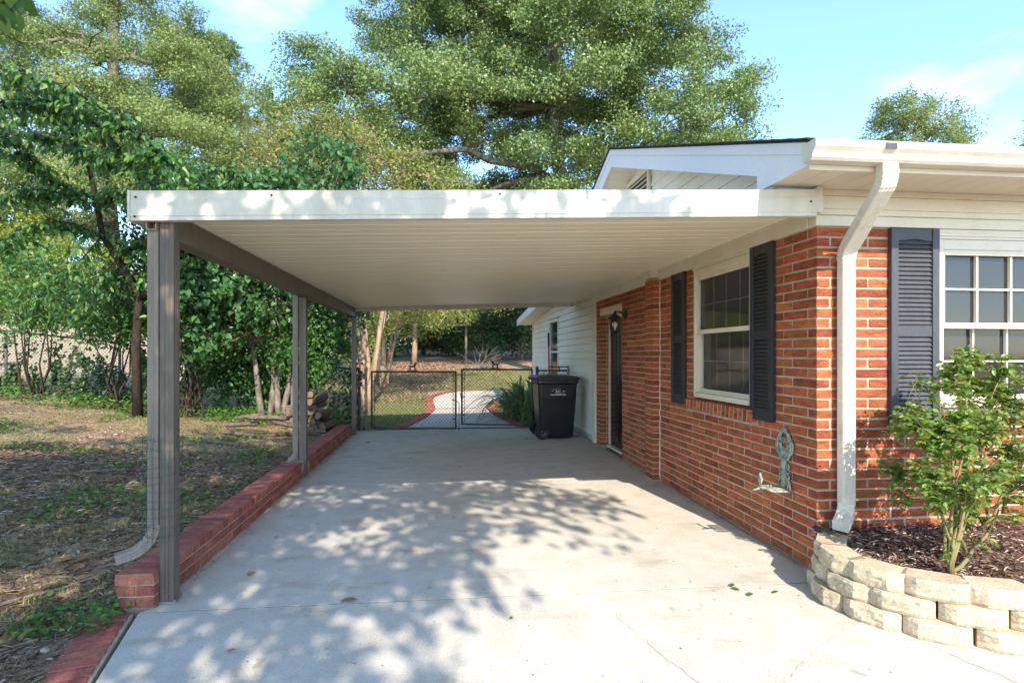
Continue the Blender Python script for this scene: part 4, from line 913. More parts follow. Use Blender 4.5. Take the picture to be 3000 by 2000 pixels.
# ------------------------------------------------------------------ chain link
def chain(mb, o, u, w_, h, cell=0.066, rad=0.0029):
    """diamond wire in the plane o + u*s + z, width w_, height h"""
    o = Vector(o); u = Vector(u).normalized(); k = int((w_+h)/cell)+1
    def P(s, z): return o+u*s+Vector((0, 0, z))
    for i in range(k):
        c = i*cell
        for sg in (1, -1):
            # line s = c - z (sg=1) or s = w_ - (c - z)
            z0 = max(0.0, c-w_); z1 = min(h, c)
            if z1-z0 < 0.01: continue
            a = (c-z0, z0); b = (c-z1, z1)
            if sg < 0: a = (w_-a[0], a[1]); b = (w_-b[0], b[1])
            off = u.cross(Vector((0, 0, 1)))*rad*0.8*sg
            mb.tube([P(*a)+off, P(*b)+off], rad, 3, cap=False)
def gate(name, label, a, b, z0, z1, mat, stile_r=0.018):
    a, b = Vector((a[0], a[1], 0)), Vector((b[0], b[1], 0)); u = (b-a).normalized(); w_ = (b-a).length; Z = Vector((0, 0, 1))
    t_ = thing(name, label, 'gate', (a.x, a.y, 0), 'chain link gates across the carport')
    for nm, p, q in (('top_rail', a+Z*z1, b+Z*z1), ('bottom_rail', a+Z*z0, b+Z*z0)):
        MB().tube([p, q], stile_r, 10).build(nm, mat, t_, smooth=True)
    for p in (a, b):
        MB().tube([p+Z*(z0-0.012), p+Z*(z1+0.012)], stile_r*1.05, 10).build('stile', mat, t_, smooth=True)
    for p in (a+u*0.05, b-u*0.05):
        MB().tube([p+Z*(z0+0.03), p+Z*(z1-0.03)], 0.006, 6).build('tension_bar', M['darkfence'], t_)
    for p, s in ((a, 1), (b, -1)):
        for zz in (z0+0.18, (z0+z1)/2, z1-0.18):
            q = p+u*s*0.028+Z*zz; d = u*0.04; mb = MB(); mb.tube([q-d, q+d], 0.010, 6); mb.build('tension_band', mat, t_)
    mb = MB(); chain(mb, a+u*0.02+Z*(z0), u, w_-0.04, z1-z0); mb.build('wire_mesh', M['darkfence'], t_)
    return t_
ga = gate('chain_link_gate', 'dull chain link gate leaf hinged beside the brown carport post', (-1.36, 10.90), (0.225, 10.66), 0.05, 1.115, M['darkfence'])
gb = gate('chain_link_gate', 'chain link gate leaf with diagonal wire brace hinged beside the black cart', (1.70, 10.80), (0.355, 11.16), 0.07, 1.15, M['darkfence'])
mb = MB(); mb.tube([(0.37, 11.15, 0.12), (1.66, 10.81, 1.0)], 0.003, 4); mb.build('brace_wire', M['darkfence'], gb)
mb = MB(); mb.tube([(0.36, 11.13, 0.62), (0.36, 11.06, 0.62)], 0.012, 6); mb.tube([(0.34, 11.06, 0.56), (0.33, 11.05, 0.66), (0.31, 11.04, 0.70)], 0.008, 6); mb.build('latch', M['rust'], gb)
mb = MB(); mb.tube([(0.225, 10.64, 0.55), (0.26, 10.63, 0.56), (0.285, 10.63, 0.53), (0.285, 10.63, 0.01)], 0.008, 8); mb.build('drop_rod', M['darkfence'], ga)
def fpost(name, label, x, y, h, rad, mat, z0=None):
    z0 = hz(x, y) if z0 is None else z0
    t_ = thing(name, label, 'post', (x, y, z0), 'fence posts')
    MB().tube([(x, y, z0-0.1), (x, y, z0+h)], rad, 12).build('pole', mat, t_, smooth=True)
    mb = MB(); mb.lathe((x, y, z0+h), [(rad*1.12, -0.02), (rad*1.12, 0.012), (rad*0.8, 0.03), (rad*0.25, 0.05)], 12); mb.build('cap', mat, t_, smooth=True)
    return t_
fpost('fence_post', 'galvanised gate post right behind the rear carport post', -1.47, 10.92, 1.17, 0.028, M['galv'], 0.0)
fpost('fence_post', 'dark gate post between the gate leaf and the black cart', 1.80, 10.80, 1.17, 0.03, M['darkfence'], 0.0)
fpost('fence_post', 'weathered end post against the white siding behind the cart', 2.405, 10.75, 1.17, 0.026, M['galv'], 0.0)
# short fence panel behind the cart
fp_ = thing('short_fence', 'short chain link panel between the cart and the siding', 'fence', (1.83, 10.80, 0))
MB().tube([(1.83, 10.80, 1.13), (2.38, 10.76, 1.13)], 0.017, 8).build('top_rail', M['darkfence'], fp_, smooth=True)
mb = MB(); chain(mb, (1.83, 10.80, 0.06), (0.55, -0.04, 0), 0.55, 1.10); mb.build('wire_mesh', M['darkfence'], fp_)
# long left fence
F0 = Vector((-1.60, 10.95, 0)); F1 = Vector((-13.5, 13.2, 0)); fu = (F1-F0).normalized(); FL = (F1-F0).length
lf = thing('chain_link_fence', 'long vine grown chain link fence along the left yard', 'fence', (F0.x, F0.y, 0))
nseg = 5
for k in range(nseg+1):
    p = F0+fu*FL*k/nseg; z = hz(p.x, p.y)
    MB().tube([(p.x, p.y, z-0.1), (p.x, p.y, z+1.21)], 0.026, 10).build('post', M['darkfence'], lf, smooth=True)
    if k < nseg:
        q = F0+fu*FL*(k+1)/nseg; z2 = hz(q.x, q.y)
        MB().tube([(p.x, p.y, z+1.2), (q.x, q.y, z2+1.2)], 0.019, 8).build('top_rail', M['darkfence'], lf, smooth=True)
        mb = MB(); chain(mb, (0, 0, 0), (1, 0, 0), FL/nseg, 1.17, 0.075, 0.003)
        nv = []
        for (s, yy, zz) in mb.v:
            r = p+fu*s; nv.append((r.x, r.y+yy, z+(z2-z)*s/(FL/nseg)+zz+0.02))
        mb.v = nv; mb.build('wire_mesh', M['darkfence'], lf)
# dog ornaments on the gates
dog = [(0, .012), (.012, .012), (.016, .05), (.02, .062), (.012, .075), (-.01, .083), (-.014, .090), (.02, .085), (.055, .085), (.085, .088), (.095, .105), (.100, .128), (.110, .142), (.128, .146), (.136, .136), (.158, .130), (.158, .120), (.138, .116), (.126, .10), (.122, .08), (.118, .062), (.122, .03), (.134, .012), (.15, .012), (.15, 0), (-.01, 0), (-.01, .012)]
dog_b = [(0.095, .012), (.090, .04), (.086, .056), (.05, .062), (.034, .052), (.038, .03), (.052, .012)]
def dogorn(x, y, z, flip, lab):
    mb = MB(); sgn = -1 if flip else 1; sc = 1.05
    outer = [(x+sgn*u*sc, z+v*sc) for u, v in dog]; body = []
    # silhouettes: body, legs and base strip as overlapping plates of slightly different thickness
    B = [(-.014, .090), (-.01, .080), (.012, .072), (.02, .062), (.035, .052), (.06, .060), (.086, .056), (.118, .062), (.122, .08), (.126, .10), (.138, .116), (.158, .120), (.158, .130), (.136, .136), (.128, .146), (.110, .142), (.100, .128), (.095, .105), (.085, .088), (.055, .085), (.02, .085)]
    mb.prism([(x+sgn*u*sc, z+v*sc) for u, v in B], 'y', y-.006, y+.006)
    for a, b, c in ((.012, .040, .0), (.098, .120, .004)):
        mb.prism([(x+sgn*u*sc, z+v*sc) for u, v in ((a, .004), (a+.012, .004), (a+.014, .03), (b, .07), (a+.004, .07), (a-.002, .035))], 'y', y-.005, y+.005)
        mb.prism([(x+sgn*u*sc, z+v*sc) for u, v in ((a+.018, .004), (a+.03, .004), (a+.024, .03), (a+.02, .068), (a+.006, .068), (a+.014, .03))], 'y', y-.004, y+.004)
    mb.prism([(x+sgn*u*sc, z+v*sc) for u, v in ((-.02, -.006), (.16, -.006), (.16, .006), (-.02, .006))], 'y', y-.008, y+.008)
    o = mb.build('dog_ornament', M['rust'], None, off=Vector((x, y, z))); tag(o, lab, 'ornament', 'dog silhouettes on the gates')
dogorn(-0.66, 10.795, 1.138, False, 'small rusty metal dog silhouette on the gate leaf beside the carport post'); dogorn(1.07, 10.968, 1.173, True, 'small rusty metal dog silhouette on the gate leaf beside the cart')

# ------------------------------------------------------------------ wheeled cart
ct = thing('wheeled_bin', 'tall black plastic wheeled rubbish cart with flat lid in front of the gate', 'rubbish cart', (1.93, 9.75, 0))
def ring(cx_, cy_, wx, wy, z, n=5, rad=0.06):
    P = []
    for sx, sy, a0 in ((1, -1, -90), (1, 1, 0), (-1, 1, 90), (-1, -1, 180)):
        for i in range(n+1):
            a = R(a0+90*i/n); P.append((cx_+sx*(wx/2-rad)+rad*math.cos(a), cy_+sy*(wy/2-rad)+rad*math.sin(a), z))
    return P
levels = [(0.03, 0.56, 0.50), (0.06, 0.575, 0.52), (0.35, 0.615, 0.58), (0.74, 0.66, 0.66), (0.93, 0.675, 0.69), (0.955, 0.72, 0.74), (1.01, 0.725, 0.745), (1.012, 0.70, 0.72)]
mb = MB(); vs = []
for z, wx, wy in levels: vs += ring(1.93, 9.75+0.03*(z-0.5), wx, wy, z)
k = 24; fs = [(i*k+a, i*k+(a+1) % k, (i+1)*k+(a+1) % k, (i+1)*k+a) for i in range(len(levels)-1) for a in range(k)]+[tuple(range(k-1, -1, -1)), tuple(range((len(levels)-1)*k, len(levels)*k))]
mb.add(vs, fs); body = mb.build('body', M['cart'], ct, smooth=False, bevel=0.0)
# raised front label panel with V bottom
def fy(z): return 9.75+0.03*(z-0.5)-np.interp(z, [l[0] for l in levels[:5]], [l[2] for l in levels[:5]])/2
def panel(pts, d0, d1, nm, par, mat):
    mb = MB(); n_ = len(pts); vs = [(1.93+x, fy(z)-d0, z) for x, z in pts]+[(1.93+x, fy(z)-d1, z) for x, z in pts]
    mb.add(vs, [tuple(range(n_)), tuple(range(2*n_-1, n_-1, -1))]+[(i, (i+1) % n_, n_+(i+1) % n_, n_+i) for i in range(n_)]); return mb.build(nm, mat, par, bevel=0.002)
panel([(-0.255, 0.935), (-0.255, 0.715), (-0.03, 0.665), (0.03, 0.665), (0.255, 0.715), (0.255, 0.935)], -0.02, 0.014, 'label_panel', body, M['cart'])
for x in (-0.19, 0.19): panel([(x-0.006, 0.92), (x-0.006, 0.82), (x+0.006, 0.82), (x+0.006, 0.92)], 0.013, 0.019, 'rib', body, M['cart'])
for k_ in range(3):
    mb = MB(); z = 0.958+0.018*k_; mb.add([(p[0], p[1], p[2]) for p in ring(1.93, 9.762, 0.732+0.002*(k_ == 1), 0.752+0.002*(k_ == 1), z)]+[(p[0], p[1], p[2]+0.006) for p in ring(1.93, 9.762, 0.732+0.002*(k_ == 1), 0.752+0.002*(k_ == 1), z)], [(a, (a+1) % 24, 24+(a+1) % 24, 24+a) for a in range(24)]+[tuple(range(23, -1, -1)), tuple(range(24, 48))]); mb.build('rim', M['cart'], body)
vs = []; lidlev = [(1.018, 0.775, 0.80, 0), (1.05, 0.78, 0.805, 0), (1.065, 0.74, 0.76, 0), (1.085, 0.50, 0.5, 0.0), (1.092, 0.12, 0.3, 0)]
mb = MB(); vs = []
for z, wx, wy, _ in lidlev: vs += ring(1.925, 9.765, wx, wy, z)
k = 24; mb.add(vs, [(i*k+a, i*k+(a+1) % k, (i+1)*k+(a+1) % k, (i+1)*k+a) for i in range(len(lidlev)-1) for a in range(k)]+[tuple(range(k-1, -1, -1)), tuple(range((len(lidlev)-1)*k, len(lidlev)*k))]); lid = mb.build('lid', M['cartlid'], ct)
mb = MB(); mb.tube([(1.55, 9.55, 1.0), (1.515, 9.55, 1.03), (1.515, 10.0, 1.03), (1.55, 10.0, 1.0)], 0.015, 8); mb.build('handle', M['cart'], ct, smooth=True)
for y in (9.44, 10.08):
    mb = MB(); mb.lathe((1.665, y, 0.130), [(0.05, -0.030), (0.085, -0.026), (0.118, -0.030), (0.130, -0.018), (0.130, 0.018), (0.118, 0.030), (0.05, 0.03)], 26, 'y'); wh = mb.build('wheel', M['tyre'], ct, smooth=False)
    mb = MB(); mb.lathe((1.665, y-0.030, 0.130), [(0.078, -0.004), (0.074, -0.008), (0.03, -0.004), (0.022, -0.014), (0.006, -0.016)], 20, 'y'); mb.build('hub', M['cart'], wh)
mb = MB(); mb.tube([(1.665, 9.46, 0.13), (1.665, 10.06, 0.13)], 0.012, 8); mb.build('axle', M['darkfence'], ct)
def text(s, x, z, size, nm):
    cu = bpy.data.curves.new(nm, 'FONT'); cu.body = s; cu.size = size; cu.align_x = 'CENTER'; cu.align_y = 'CENTER'; cu.extrude = 0.0006; cu.offset = 0.0015
    to = bpy.data.objects.new(nm, cu); dg = bpy.context.evaluated_depsgraph_get(); COL.objects.link(to); dg.update()
    me = bpy.data.meshes.new_from_object(to.evaluated_get(dg)); bpy.data.objects.remove(to)
    me.materials.clear(); me.materials.append(M['print'])
    o = bpy.data.objects.new(nm, me); COL.objects.link(o); o.parent = body
    tilt = math.atan2(fy(0.72)-fy(0.92), 0.2)
    o.location = Vector((1.93+x, fy(z)-0.0158, z))-wloc(body); o.rotation_euler = (R(90)+tilt, 0, 0); return o
text('311', 0.0, 0.815, 0.062, 'printed_number'); text('augustasolidwaste.com', 0.0, 0.762, 0.030, 'printed_address')
def swirl(p0, p1, h, nm):
    n_ = 14; vs = []
    for i in range(n_+1):
        u = i/n_; x = p0[0]+(p1[0]-p0[0])*u; z = p0[1]+(p1[1]-p0[1])*u+h*math.sin(math.pi*u); t_ = 0.0018*math.sin(math.pi*u)+0.0005
        vs += [(1.93+x, fy(z)-0.0162, z-t_), (1.93+x, fy(z)-0.0162, z+t_)]
    mb = MB(); mb.add(vs, [(2*i, 2*i+2, 2*i+3, 2*i+1) for i in range(n_)]); mb.build(nm, M['print'], body)
swirl((-0.115, 0.80), (-0.065, 0.825), 0.012, 'printed_mark'); swirl((0.07, 0.812), (0.125, 0.806), 0.008, 'printed_mark'); swirl((0.07, 0.822), (0.12, 0.820), 0.006, 'printed_mark')
swirl((-0.11, 0.84), (0.06, 0.85), 0.022, 'printed_swirl'); swirl((-0.06, 0.79), (0.12, 0.795), -0.012, 'printed_swirl')

# red handled tool behind the cart
tl = thing('long_handled_tool', 'red tool pole with black grip standing behind the black cart', 'tool', (1.95, 10.25, 0))
MB().tube([(1.955, 10.27, 0.0), (1.925, 10.25, 1.62)], 0.014, 8).build('pole', M['red'], tl, smooth=True)
MB().tube([(1.926, 10.25, 1.60), (1.921, 10.25, 1.84)], [0.018, 0.018], 8).build('grip', M['iron'], tl, smooth=True)
mb = MB(); mb.box(1.82, 2.09, 10.25, 10.29, 0.0, 0.05); mb.build('head', M['iron'], tl, bevel=0.004)
sd_ = thing('rake_handle', 'dark metal tool handle lying across the fence top behind the cart', 'tool', (2.15, 10.74, 1.15))
MB().tube([(2.00, 10.74, 1.205), (2.40, 10.70, 1.205)], 0.012, 6).build('bar', M['iron'], sd_); MB().tube([(2.22, 10.72, 1.205), (2.22, 10.73, 1.135)], 0.012, 6).build('stem', M['iron'], sd_)
mb = MB(); mb.hexa([(2.30, 10.42, 0.0), (2.36, 10.30, 0.0), (2.42, 10.33, 0.0), (2.36, 10.45, 0.0)], [(2.30, 10.46, 0.07), (2.355, 10.36, 0.035), (2.405, 10.38, 0.035), (2.36, 10.48, 0.07)]); o = mb.build('wood_offcut', M['wood'], None, off=Vector((2.36, 10.38, 0))); tag(o, 'wooden offcut on the slab between the cart and the siding', 'wood')

# ------------------------------------------------------------------ wall lantern
ln = thing('wall_lantern', 'black wall lantern with clear panes and white bulb beside the side door', 'lantern', (CX, 7.45, 1.95))
mb = MB(); mb.lathe((CX-0.004, 7.47, 1.985), [(0.055, 0.004), (0.055, -0.012), (0.035, -0.028), (0.015, -0.034)], 16, 'x'); mb.build('back_plate', M['iron'], ln, smooth=True)
MB().tube([(CX-0.03, 7.47, 1.985), (CX-0.08, 7.47, 2.03), (CX-0.14, 7.47, 2.03), (CX-0.16, 7.47, 1.99)], 0.009, 8).build('arm', M['iron'], ln, smooth=True)
lx, ly = CX-0.16, 7.47
mb = MB(); mb.lathe((lx, ly, 1.93), [(0.095, 0.0), (0.09, 0.012), (0.045, 0.05), (0.022, 0.062), (0.014, 0.09), (0.004, 0.12)], 6); mb.build('roof', M['iron'], ln)
mb = MB(); mb.lathe((lx, ly, 1.75), [(0.02, -0.03), (0.055, -0.004), (0.06, 0.0), (0.06, 0.012)], 6); mb.build('base', M['iron'], ln)
for i in range(6):
    a = 2*math.pi*i/6; MB().tube([(lx+.056*math.cos(a), ly+.056*math.sin(a), 1.76), (lx+.080*math.cos(a), ly+.080*math.sin(a), 1.932)], 0.005, 5).build('glazing_bar', M['iron'], ln)
mb = MB(); mb.lathe((lx, ly, 1.77), [(0.012, 0.0), (0.014, 0.03), (0.034, 0.07), (0.036, 0.09), (0.02, 0.115), (0.004, 0.122)], 14); mb.build('bulb', M['lampglass'], ln, smooth=True)

# ------------------------------------------------------------------ cast iron plant bracket on the side wall
pb = thing('plant_bracket', 'ornate verdigris cast iron wall bracket with openwork shelf and shell finial', 'wall bracket', (CX, 3.86, 0.48))
BX = CX-0.016
def yz(u, v): return (BX, 3.855-u*1.4, 0.47+v)     # u to the right (towards the camera side), v up
def rod(pts, rad, nm, par=pb, sm=True): return MB().tube([yz(*p) for p in pts], rad*1.25, 6).build(nm, M['verdigris'], par, smooth=sm)
ell = lambda cx_, cy_, rx, ry, a0, a1, n=14: [(cx_+rx*math.cos(R(a0+(a1-a0)*i/n)), cy_+ry*math.sin(R(a0+(a1-a0)*i/n))) for i in range(n+1)]
rod(ell(0, .315, .056, .105, -70, 90), .0085, 'scroll'); rod(ell(0, .315, .056, .105, 250, 90), .0085, 'scroll')
rod(ell(0, .36, .034, .062, -10, 90), .0065, 'scroll'); rod(ell(0, .36, .034, .062, 190, 90), .0065, 'scroll')
rod(ell(.052, .31, .02, .05, 100, -90), .006, 'scroll'); rod(ell(-.052, .31, .02, .05, 80, 270), .006, 'scroll')
for sx in (-1, 1):
    rod(ell(sx*.012, .432, .009, .009, 0, 330, 10), .005, 'curl'); rod(ell(sx*.014, .362, .009, .012, 0, 300, 10), .004, 'curl')
    rod([(sx*.034, .335), (sx*.03, .31), (sx*.016, .296)], .009, 'leaf')
    for cy_, r_ in ((.17, .013), (.135, .015), (.095, .014)): rod(ell(sx*.028, cy_, r_, r_, 90 if sx > 0 else 90, 90-sx*300, 12), .0045, 'curl')
    rod([(sx*.018, .09), (sx*.04, .06), (sx*.05, .02), (sx*.05, -.005)], .007, 'scroll'); rod([(sx*.018, .06), (sx*.03, .03), (sx*.03, .0)], .005, 'scroll')
for i in range(9):
    u = -0.04+i*0.01; rod([(u*1.0, .29-abs(u)*.12), (u*0.45, .222)], .0042, 'shell_rib')
rod([(-.046, .292), (0, .302), (.046, .292)], .006, 'basket_rim'); rod([(0, .225), (0, .20), (0, .02)], .017, 'stem')
# openwork shelf reaching out from the wall
def sh(u, out_, v): return (BX-out_, 3.855-u, 0.47+v)
shf = MB()
for u0, o0, u1, o1 in ((-.085, 0, -.085, .14), (.085, 0, .085, .14), (-.085, .14, .085, .14), (-.085, 0, .085, 0)): shf.tube([sh(u0, o0, .0+o0*.05), sh(u1, o1, o1*.05)], .0085, 5)
for i in range(5): o0 = .018+i*.024; shf.tube([sh(-.083, o0, .004), sh(-.02, o0+.012, .006), (sh(.02, o0-.008, .006)), sh(.083, o0+.006, .004)], .0065, 5)
for i in range(3): u0 = -.03+i*.03; shf.tube([sh(u0, 0, .004), sh(u0+.012, .05, .006), sh(u0-.012, .1, .006), sh(u0, .138, .008)], .005, 5)
shf.build('shelf', M['verdigris'], pb, smooth=True)
fin = MB(); fo = .185
for i in range(7):
    a = R(90+(-36+i*12)); fin.tube([sh(0, fo, .02), sh(.055*math.cos(a), fo+.004, .02+.085*math.sin(a))], [.0045, .0055], 5)
fin.tube([sh(.0, fo, .125), sh(0, fo, .095)], [.004, .012], 6); fin.tube([sh(-.028, fo, .02), sh(.028, fo, .02)], .008, 6); fin.tube([sh(0, .135, .008), sh(0, fo, .018)], .010, 6)
fin.build('shell_finial', M['verdigris'], pb, smooth=True)
MB().tube([sh(0, fo, .012), sh(0, fo+.055, .0)], [.012, .004], 6).build('spike', M['verdigris'], pb, smooth=True)

# ------------------------------------------------------------------ green wire guard round the front post
wg = thing('wire_guard', 'green coated garden wire wrapped round the front carport post and downspout', 'wire mesh', (-1.66, 3.48, 0.25))
lo = [(-1.724, 3.440), (-1.69, 3.435), (-1.63, 3.44), (-1.553, 3.448), (-1.545, 3.50), (-1.55, 3.56), (-1.66, 3.575), (-1.722, 3.56), (-1.724, 3.440)]
for k_ in range(12):
    z = 0.40+k_*0.05; MB().tube([(x+random.uniform(-.004, .004), y+random.uniform(-.003, .003), z+random.uniform(-.012, .012)) for x, y in lo], 0.0016, 4).build('wire', M['wire'], wg)
for (x, y) in [(-1.720, 3.437), (-1.695, 3.434), (-1.665, 3.437), (-1.62, 3.438), (-1.58, 3.443), (-1.546, 3.47), (-1.547, 3.53)]:
    MB().tube([(x+random.uniform(-.006, .006), y, z) for z in np.linspace(0.36, 0.97, 8)], 0.0015, 4).build('wire', M['wire'], wg)

# ------------------------------------------------------------------ woodpile: every log its own thing
rs = random.Random(5)
def log(p, q, rad, lab, split=False):
    p, q = Vector(p), Vector(q); n_ = 9; pr = [rs.uniform(.8, 1.12) for _ in range(n_)]
    if split: pr = [c*(0.55 if i in (0, 1, 2, 3) else 1.0) for i, c in enumerate(pr)]
    t_ = (q-p).normalized(); a = t_.orthogonal().normalized(); b = t_.cross(a); vs = []
    for s in (0, .35, .7, 1):
        c = p+(q-p)*s; j = rs.uniform(.92, 1.06)
        off = (a*rs.uniform(-1, 1)+b*rs.uniform(-1, 1))*rad*.08
        for i in range(n_): an = 2*math.pi*i/n_; vs.append(c+off+(a*math.cos(an)+b*math.sin(an))*rad*pr[i]*j)
    mb = MB(); mb.add(vs, [(k_*n_+i, k_*n_+(i+1) % n_, (k_+1)*n_+(i+1) % n_, (k_+1)*n_+i) for k_ in range(3) for i in range(n_)])
    base_ = p
    root = thing('log', lab, 'log', (p.x, p.y, p.z-rad), 'logs in the woodpile')
    mb.build('bark', M['logbark'], root)
    for s, sg in ((0, 1), (3, -1)):
        mb = MB(); ids = [vs[s*n_+i] for i in range(n_)]; c = sum((Vector(v) for v in ids), Vector())/n_
        mb.add(ids+[c-t_*sg*0.002], [(i, (i+1) % n_, n_) for i in range(n_)]); mb.build('cut_end', M['woodend'], root)
labs = ['split firewood log in the heap beside the brick kerb']
for lev, nrow in enumerate((6, 6, 5, 5, 4, 3)):
    for i in range(nrow):
        z = hz(-2.4, 9.4)+0.07+lev*0.112+rs.uniform(-.012, .012); rad = rs.uniform(.05, .08); sp = rs.random() < .7
        if rs.random() < .72:
            y = 9.62+lev*.03+i*.13+rs.uniform(-.03, .03); x0 = -2.60+rs.uniform(-.12, .12)+lev*.03; x1 = -1.98-lev*.03+rs.uniform(-.08, .06)
            log((x0, y, z), (x1, y+rs.uniform(-.12, .12), z+rs.uniform(-.05, .05)), rad, labs[0], sp)
        else:
            x = -2.48+lev*.02+i*.10; log((x, 9.5+rs.uniform(-.05, .08), z), (x+rs.uniform(-.2, .2), 10.1, z+rs.uniform(-.03, .05)), rad, labs[0], sp)
for (p, q, rad, lab) in (((-2.45, 8.55, .28), (-1.93, 8.98, .235), .045, 'pale split log leaning on the kerb top below the woodpile'), ((-2.62, 9.02, .42), (-2.02, 9.1, .27), .05, 'slanting grey log across the front of the woodpile'), ((-2.95, 8.95, .50), (-2.42, 9.02, .47), .055, 'grey log lying crosswise against the heap'), ((-2.1, 9.05, .26), (-1.86, 9.15, .235), .04, 'short log stub resting on the brick kerb'), ((-3.3, 8.9, hz(-3.3, 8.9)+.05), (-2.8, 8.75, hz(-2.8, 8.75)+.05), .045, 'thin stick log on the ground left of the heap'), ((-3.35, 9.15, hz(-3.3, 9.1)+.13), (-2.85, 9.05, hz(-2.8, 9.1)+.2), .05, 'bleached branch log tilted against the heap'), ((-3.25, 9.25, hz(-3.3, 9.1)+.22), (-2.8, 9.12, hz(-2.8, 9.1)+.33), .045, 'upper bleached branch log tilted against the heap')):
    log(p, q, rad, lab, True)

# ------------------------------------------------------------------ bird feeder on a post far in the back yard
fx, fy_ = 1.20, 30.6; fzb = hz(fx, fy_)
fd = thing('bird_feeder', 'brown platform bird feeder with flat roof on a tall wooden post', 'bird feeder', (fx, fy_, fzb))
mb = MB(); mb.box(fx-.06, fx+.06, fy_-.06, fy_+.06, fzb-.2, fzb+2.0); mb.build('post', M['wood'], fd, bevel=.01)
mb = MB(); mb.hexa([(fx-1.05, fy_-.5, fzb+2.0), (fx+.25, fy_-.5, fzb+2.03), (fx+.25, fy_+.5, fzb+2.03), (fx-1.05, fy_+.5, fzb+2.0)], [(fx-1.05, fy_-.5, fzb+2.10), (fx+.25, fy_-.5, fzb+2.13), (fx+.25, fy_+.5, fzb+2.16), (fx-1.05, fy_+.5, fzb+2.13)]); mb.build('roof', M['wood'], fd)
mb = MB(); mb.box(fx-.75, fx-.2, fy_-.25, fy_+.25, fzb+1.72, fzb+1.76); mb.build('tray', M['wood'], fd)
MB().tube([(fx-.5, fy_, fzb+1.76), (fx-.5, fy_, fzb+2.0)], .02, 6).build('hanger', M['wood'], fd)

# neighbour's house glimpsed through the trees
nb = thing('neighbour_house', 'distant brick house glimpsed through the trees behind the feeder', 'house', (4.0, 44.0, hz(4, 44)))
z0 = hz(4, 44)
mb = MB(); mb.box(-2, 10, 44, 50, z0-.3, z0+2.7); mb.build('wall', M['nbrick'], nb)
mb = MB(); mb.prism([(43.4, z0+2.7), (50.6, z0+2.7), (47, z0+4.3)], 'x', -2.5, 10.5); mb.build('roof', M['shingle'], nb)
for x in (0.3, 3.6, 7.0):
    mb = MB(); mb.box(x, x+1.1, 43.95, 44.02, z0+.9, z0+2.2); wv = mb.build('window', M['white'], nb)
    mb = MB(); mb.box(x+.08, x+1.02, 43.93, 43.949, z0+.98, z0+2.12); mb.build('pane', M['glass'], wv)

# ------------------------------------------------------------------ vegetation
def px(u, v, d):
    """point seen at photo pixel (u,v), d metres in front of the lens (only used to lay out the place)"""
    a = R(6.05); l = (u-1475)/1650*d
    return Vector((d*math.sin(a)+l*math.cos(a), d*math.cos(a)-l*math.sin(a), 1.45-(v-1037)/1650*d))
def sample_clumps(ells, n, rng, shell=0.45, zmin=None, mind=0.0):
    vol = np.array([e[1][0]*e[1][1]*e[1][2]*(e[2] if len(e) > 2 else 1) for e in ells]); pr = vol/vol.sum(); out_ = []
    tries = 0
    while len(out_) < n and tries < n*40:
        tries += 1
        e = ells[rng.choice(len(ells), p=pr)]; c = np.array(e[0]); r = np.array(e[1])
        v = rng.normal(size=3); v /= np.linalg.norm(v); q = (shell**3+(1-shell**3)*rng.random())**(1/3)
        p = c+v*r*q
        if zmin is not None and p[2] < zmin: continue
        if mind and out_ and np.min(np.linalg.norm(np.array(out_)-p, axis=1)) < mind: continue
        out_.append(p)
    return np.array(out_)
def bough_clumps(ells, nb, per, rng, shell, zmin, spread, mind):
    B = sample_clumps(ells, nb, rng, shell, zmin, mind); out_ = []
    for c in B:
        s = spread*rng.uniform(.7, 1.3); v = rng.normal(size=(max(3, int(per*rng.uniform(.6, 1.5))), 3)); v /= np.linalg.norm(v, axis=1, keepdims=True)
        out_.append(c+v*(rng.random((len(v), 1))**.5)*np.array([s, s, s*.46])+np.array([0, 0, .1])*rng.normal(size=(len(v), 1)))
    return np.concatenate(out_)
def foliage(name, C, rad, per, Ln, asp, mat, parent, off, rng, shape='diamond', flat=0.7, droop=0.0, up=0.6, outw=0.5, center=None, jit=0.8):
    C = np.asarray(C, float); n = len(C)
    per_ = np.maximum(3, (per*rng.uniform(.6, 1.4, n)).astype(int)); idx = np.repeat(np.arange(n), per_)
    rr = (np.broadcast_to(np.asarray(rad, float), (n,))*rng.uniform(.7, 1.35, n))[idx]
    g_ = rng.normal(size=(len(idx), 3)); g_ /= np.maximum(np.linalg.norm(g_, axis=1, keepdims=True), 1e-6); q = rng.random(len(idx))[:, None]**0.45
    d = g_*q; P = C[idx]+d*rr[:, None]*np.array([1, 1, flat])
    cen = C.mean(0) if center is None else np.asarray(center)
    ow = nrm(P-cen)
    N = np.array([0, 0, 1.0])*up+ow*outw+d*0.6+rng.normal(size=P.shape)*jit*0.6
    D = rng.normal(size=P.shape)+d*0.8; D[:, 2] -= droop
    L = Ln*rng.uniform(.6, 1.3, len(P)); cl = rng.random(n)[idx]
    rv = np.clip(0.30*cl+0.70*rng.random(len(P)), 0, 1)
    return leaves(name, P, D, N, L, L*asp, mat, parent, shape, off, rng, rv)
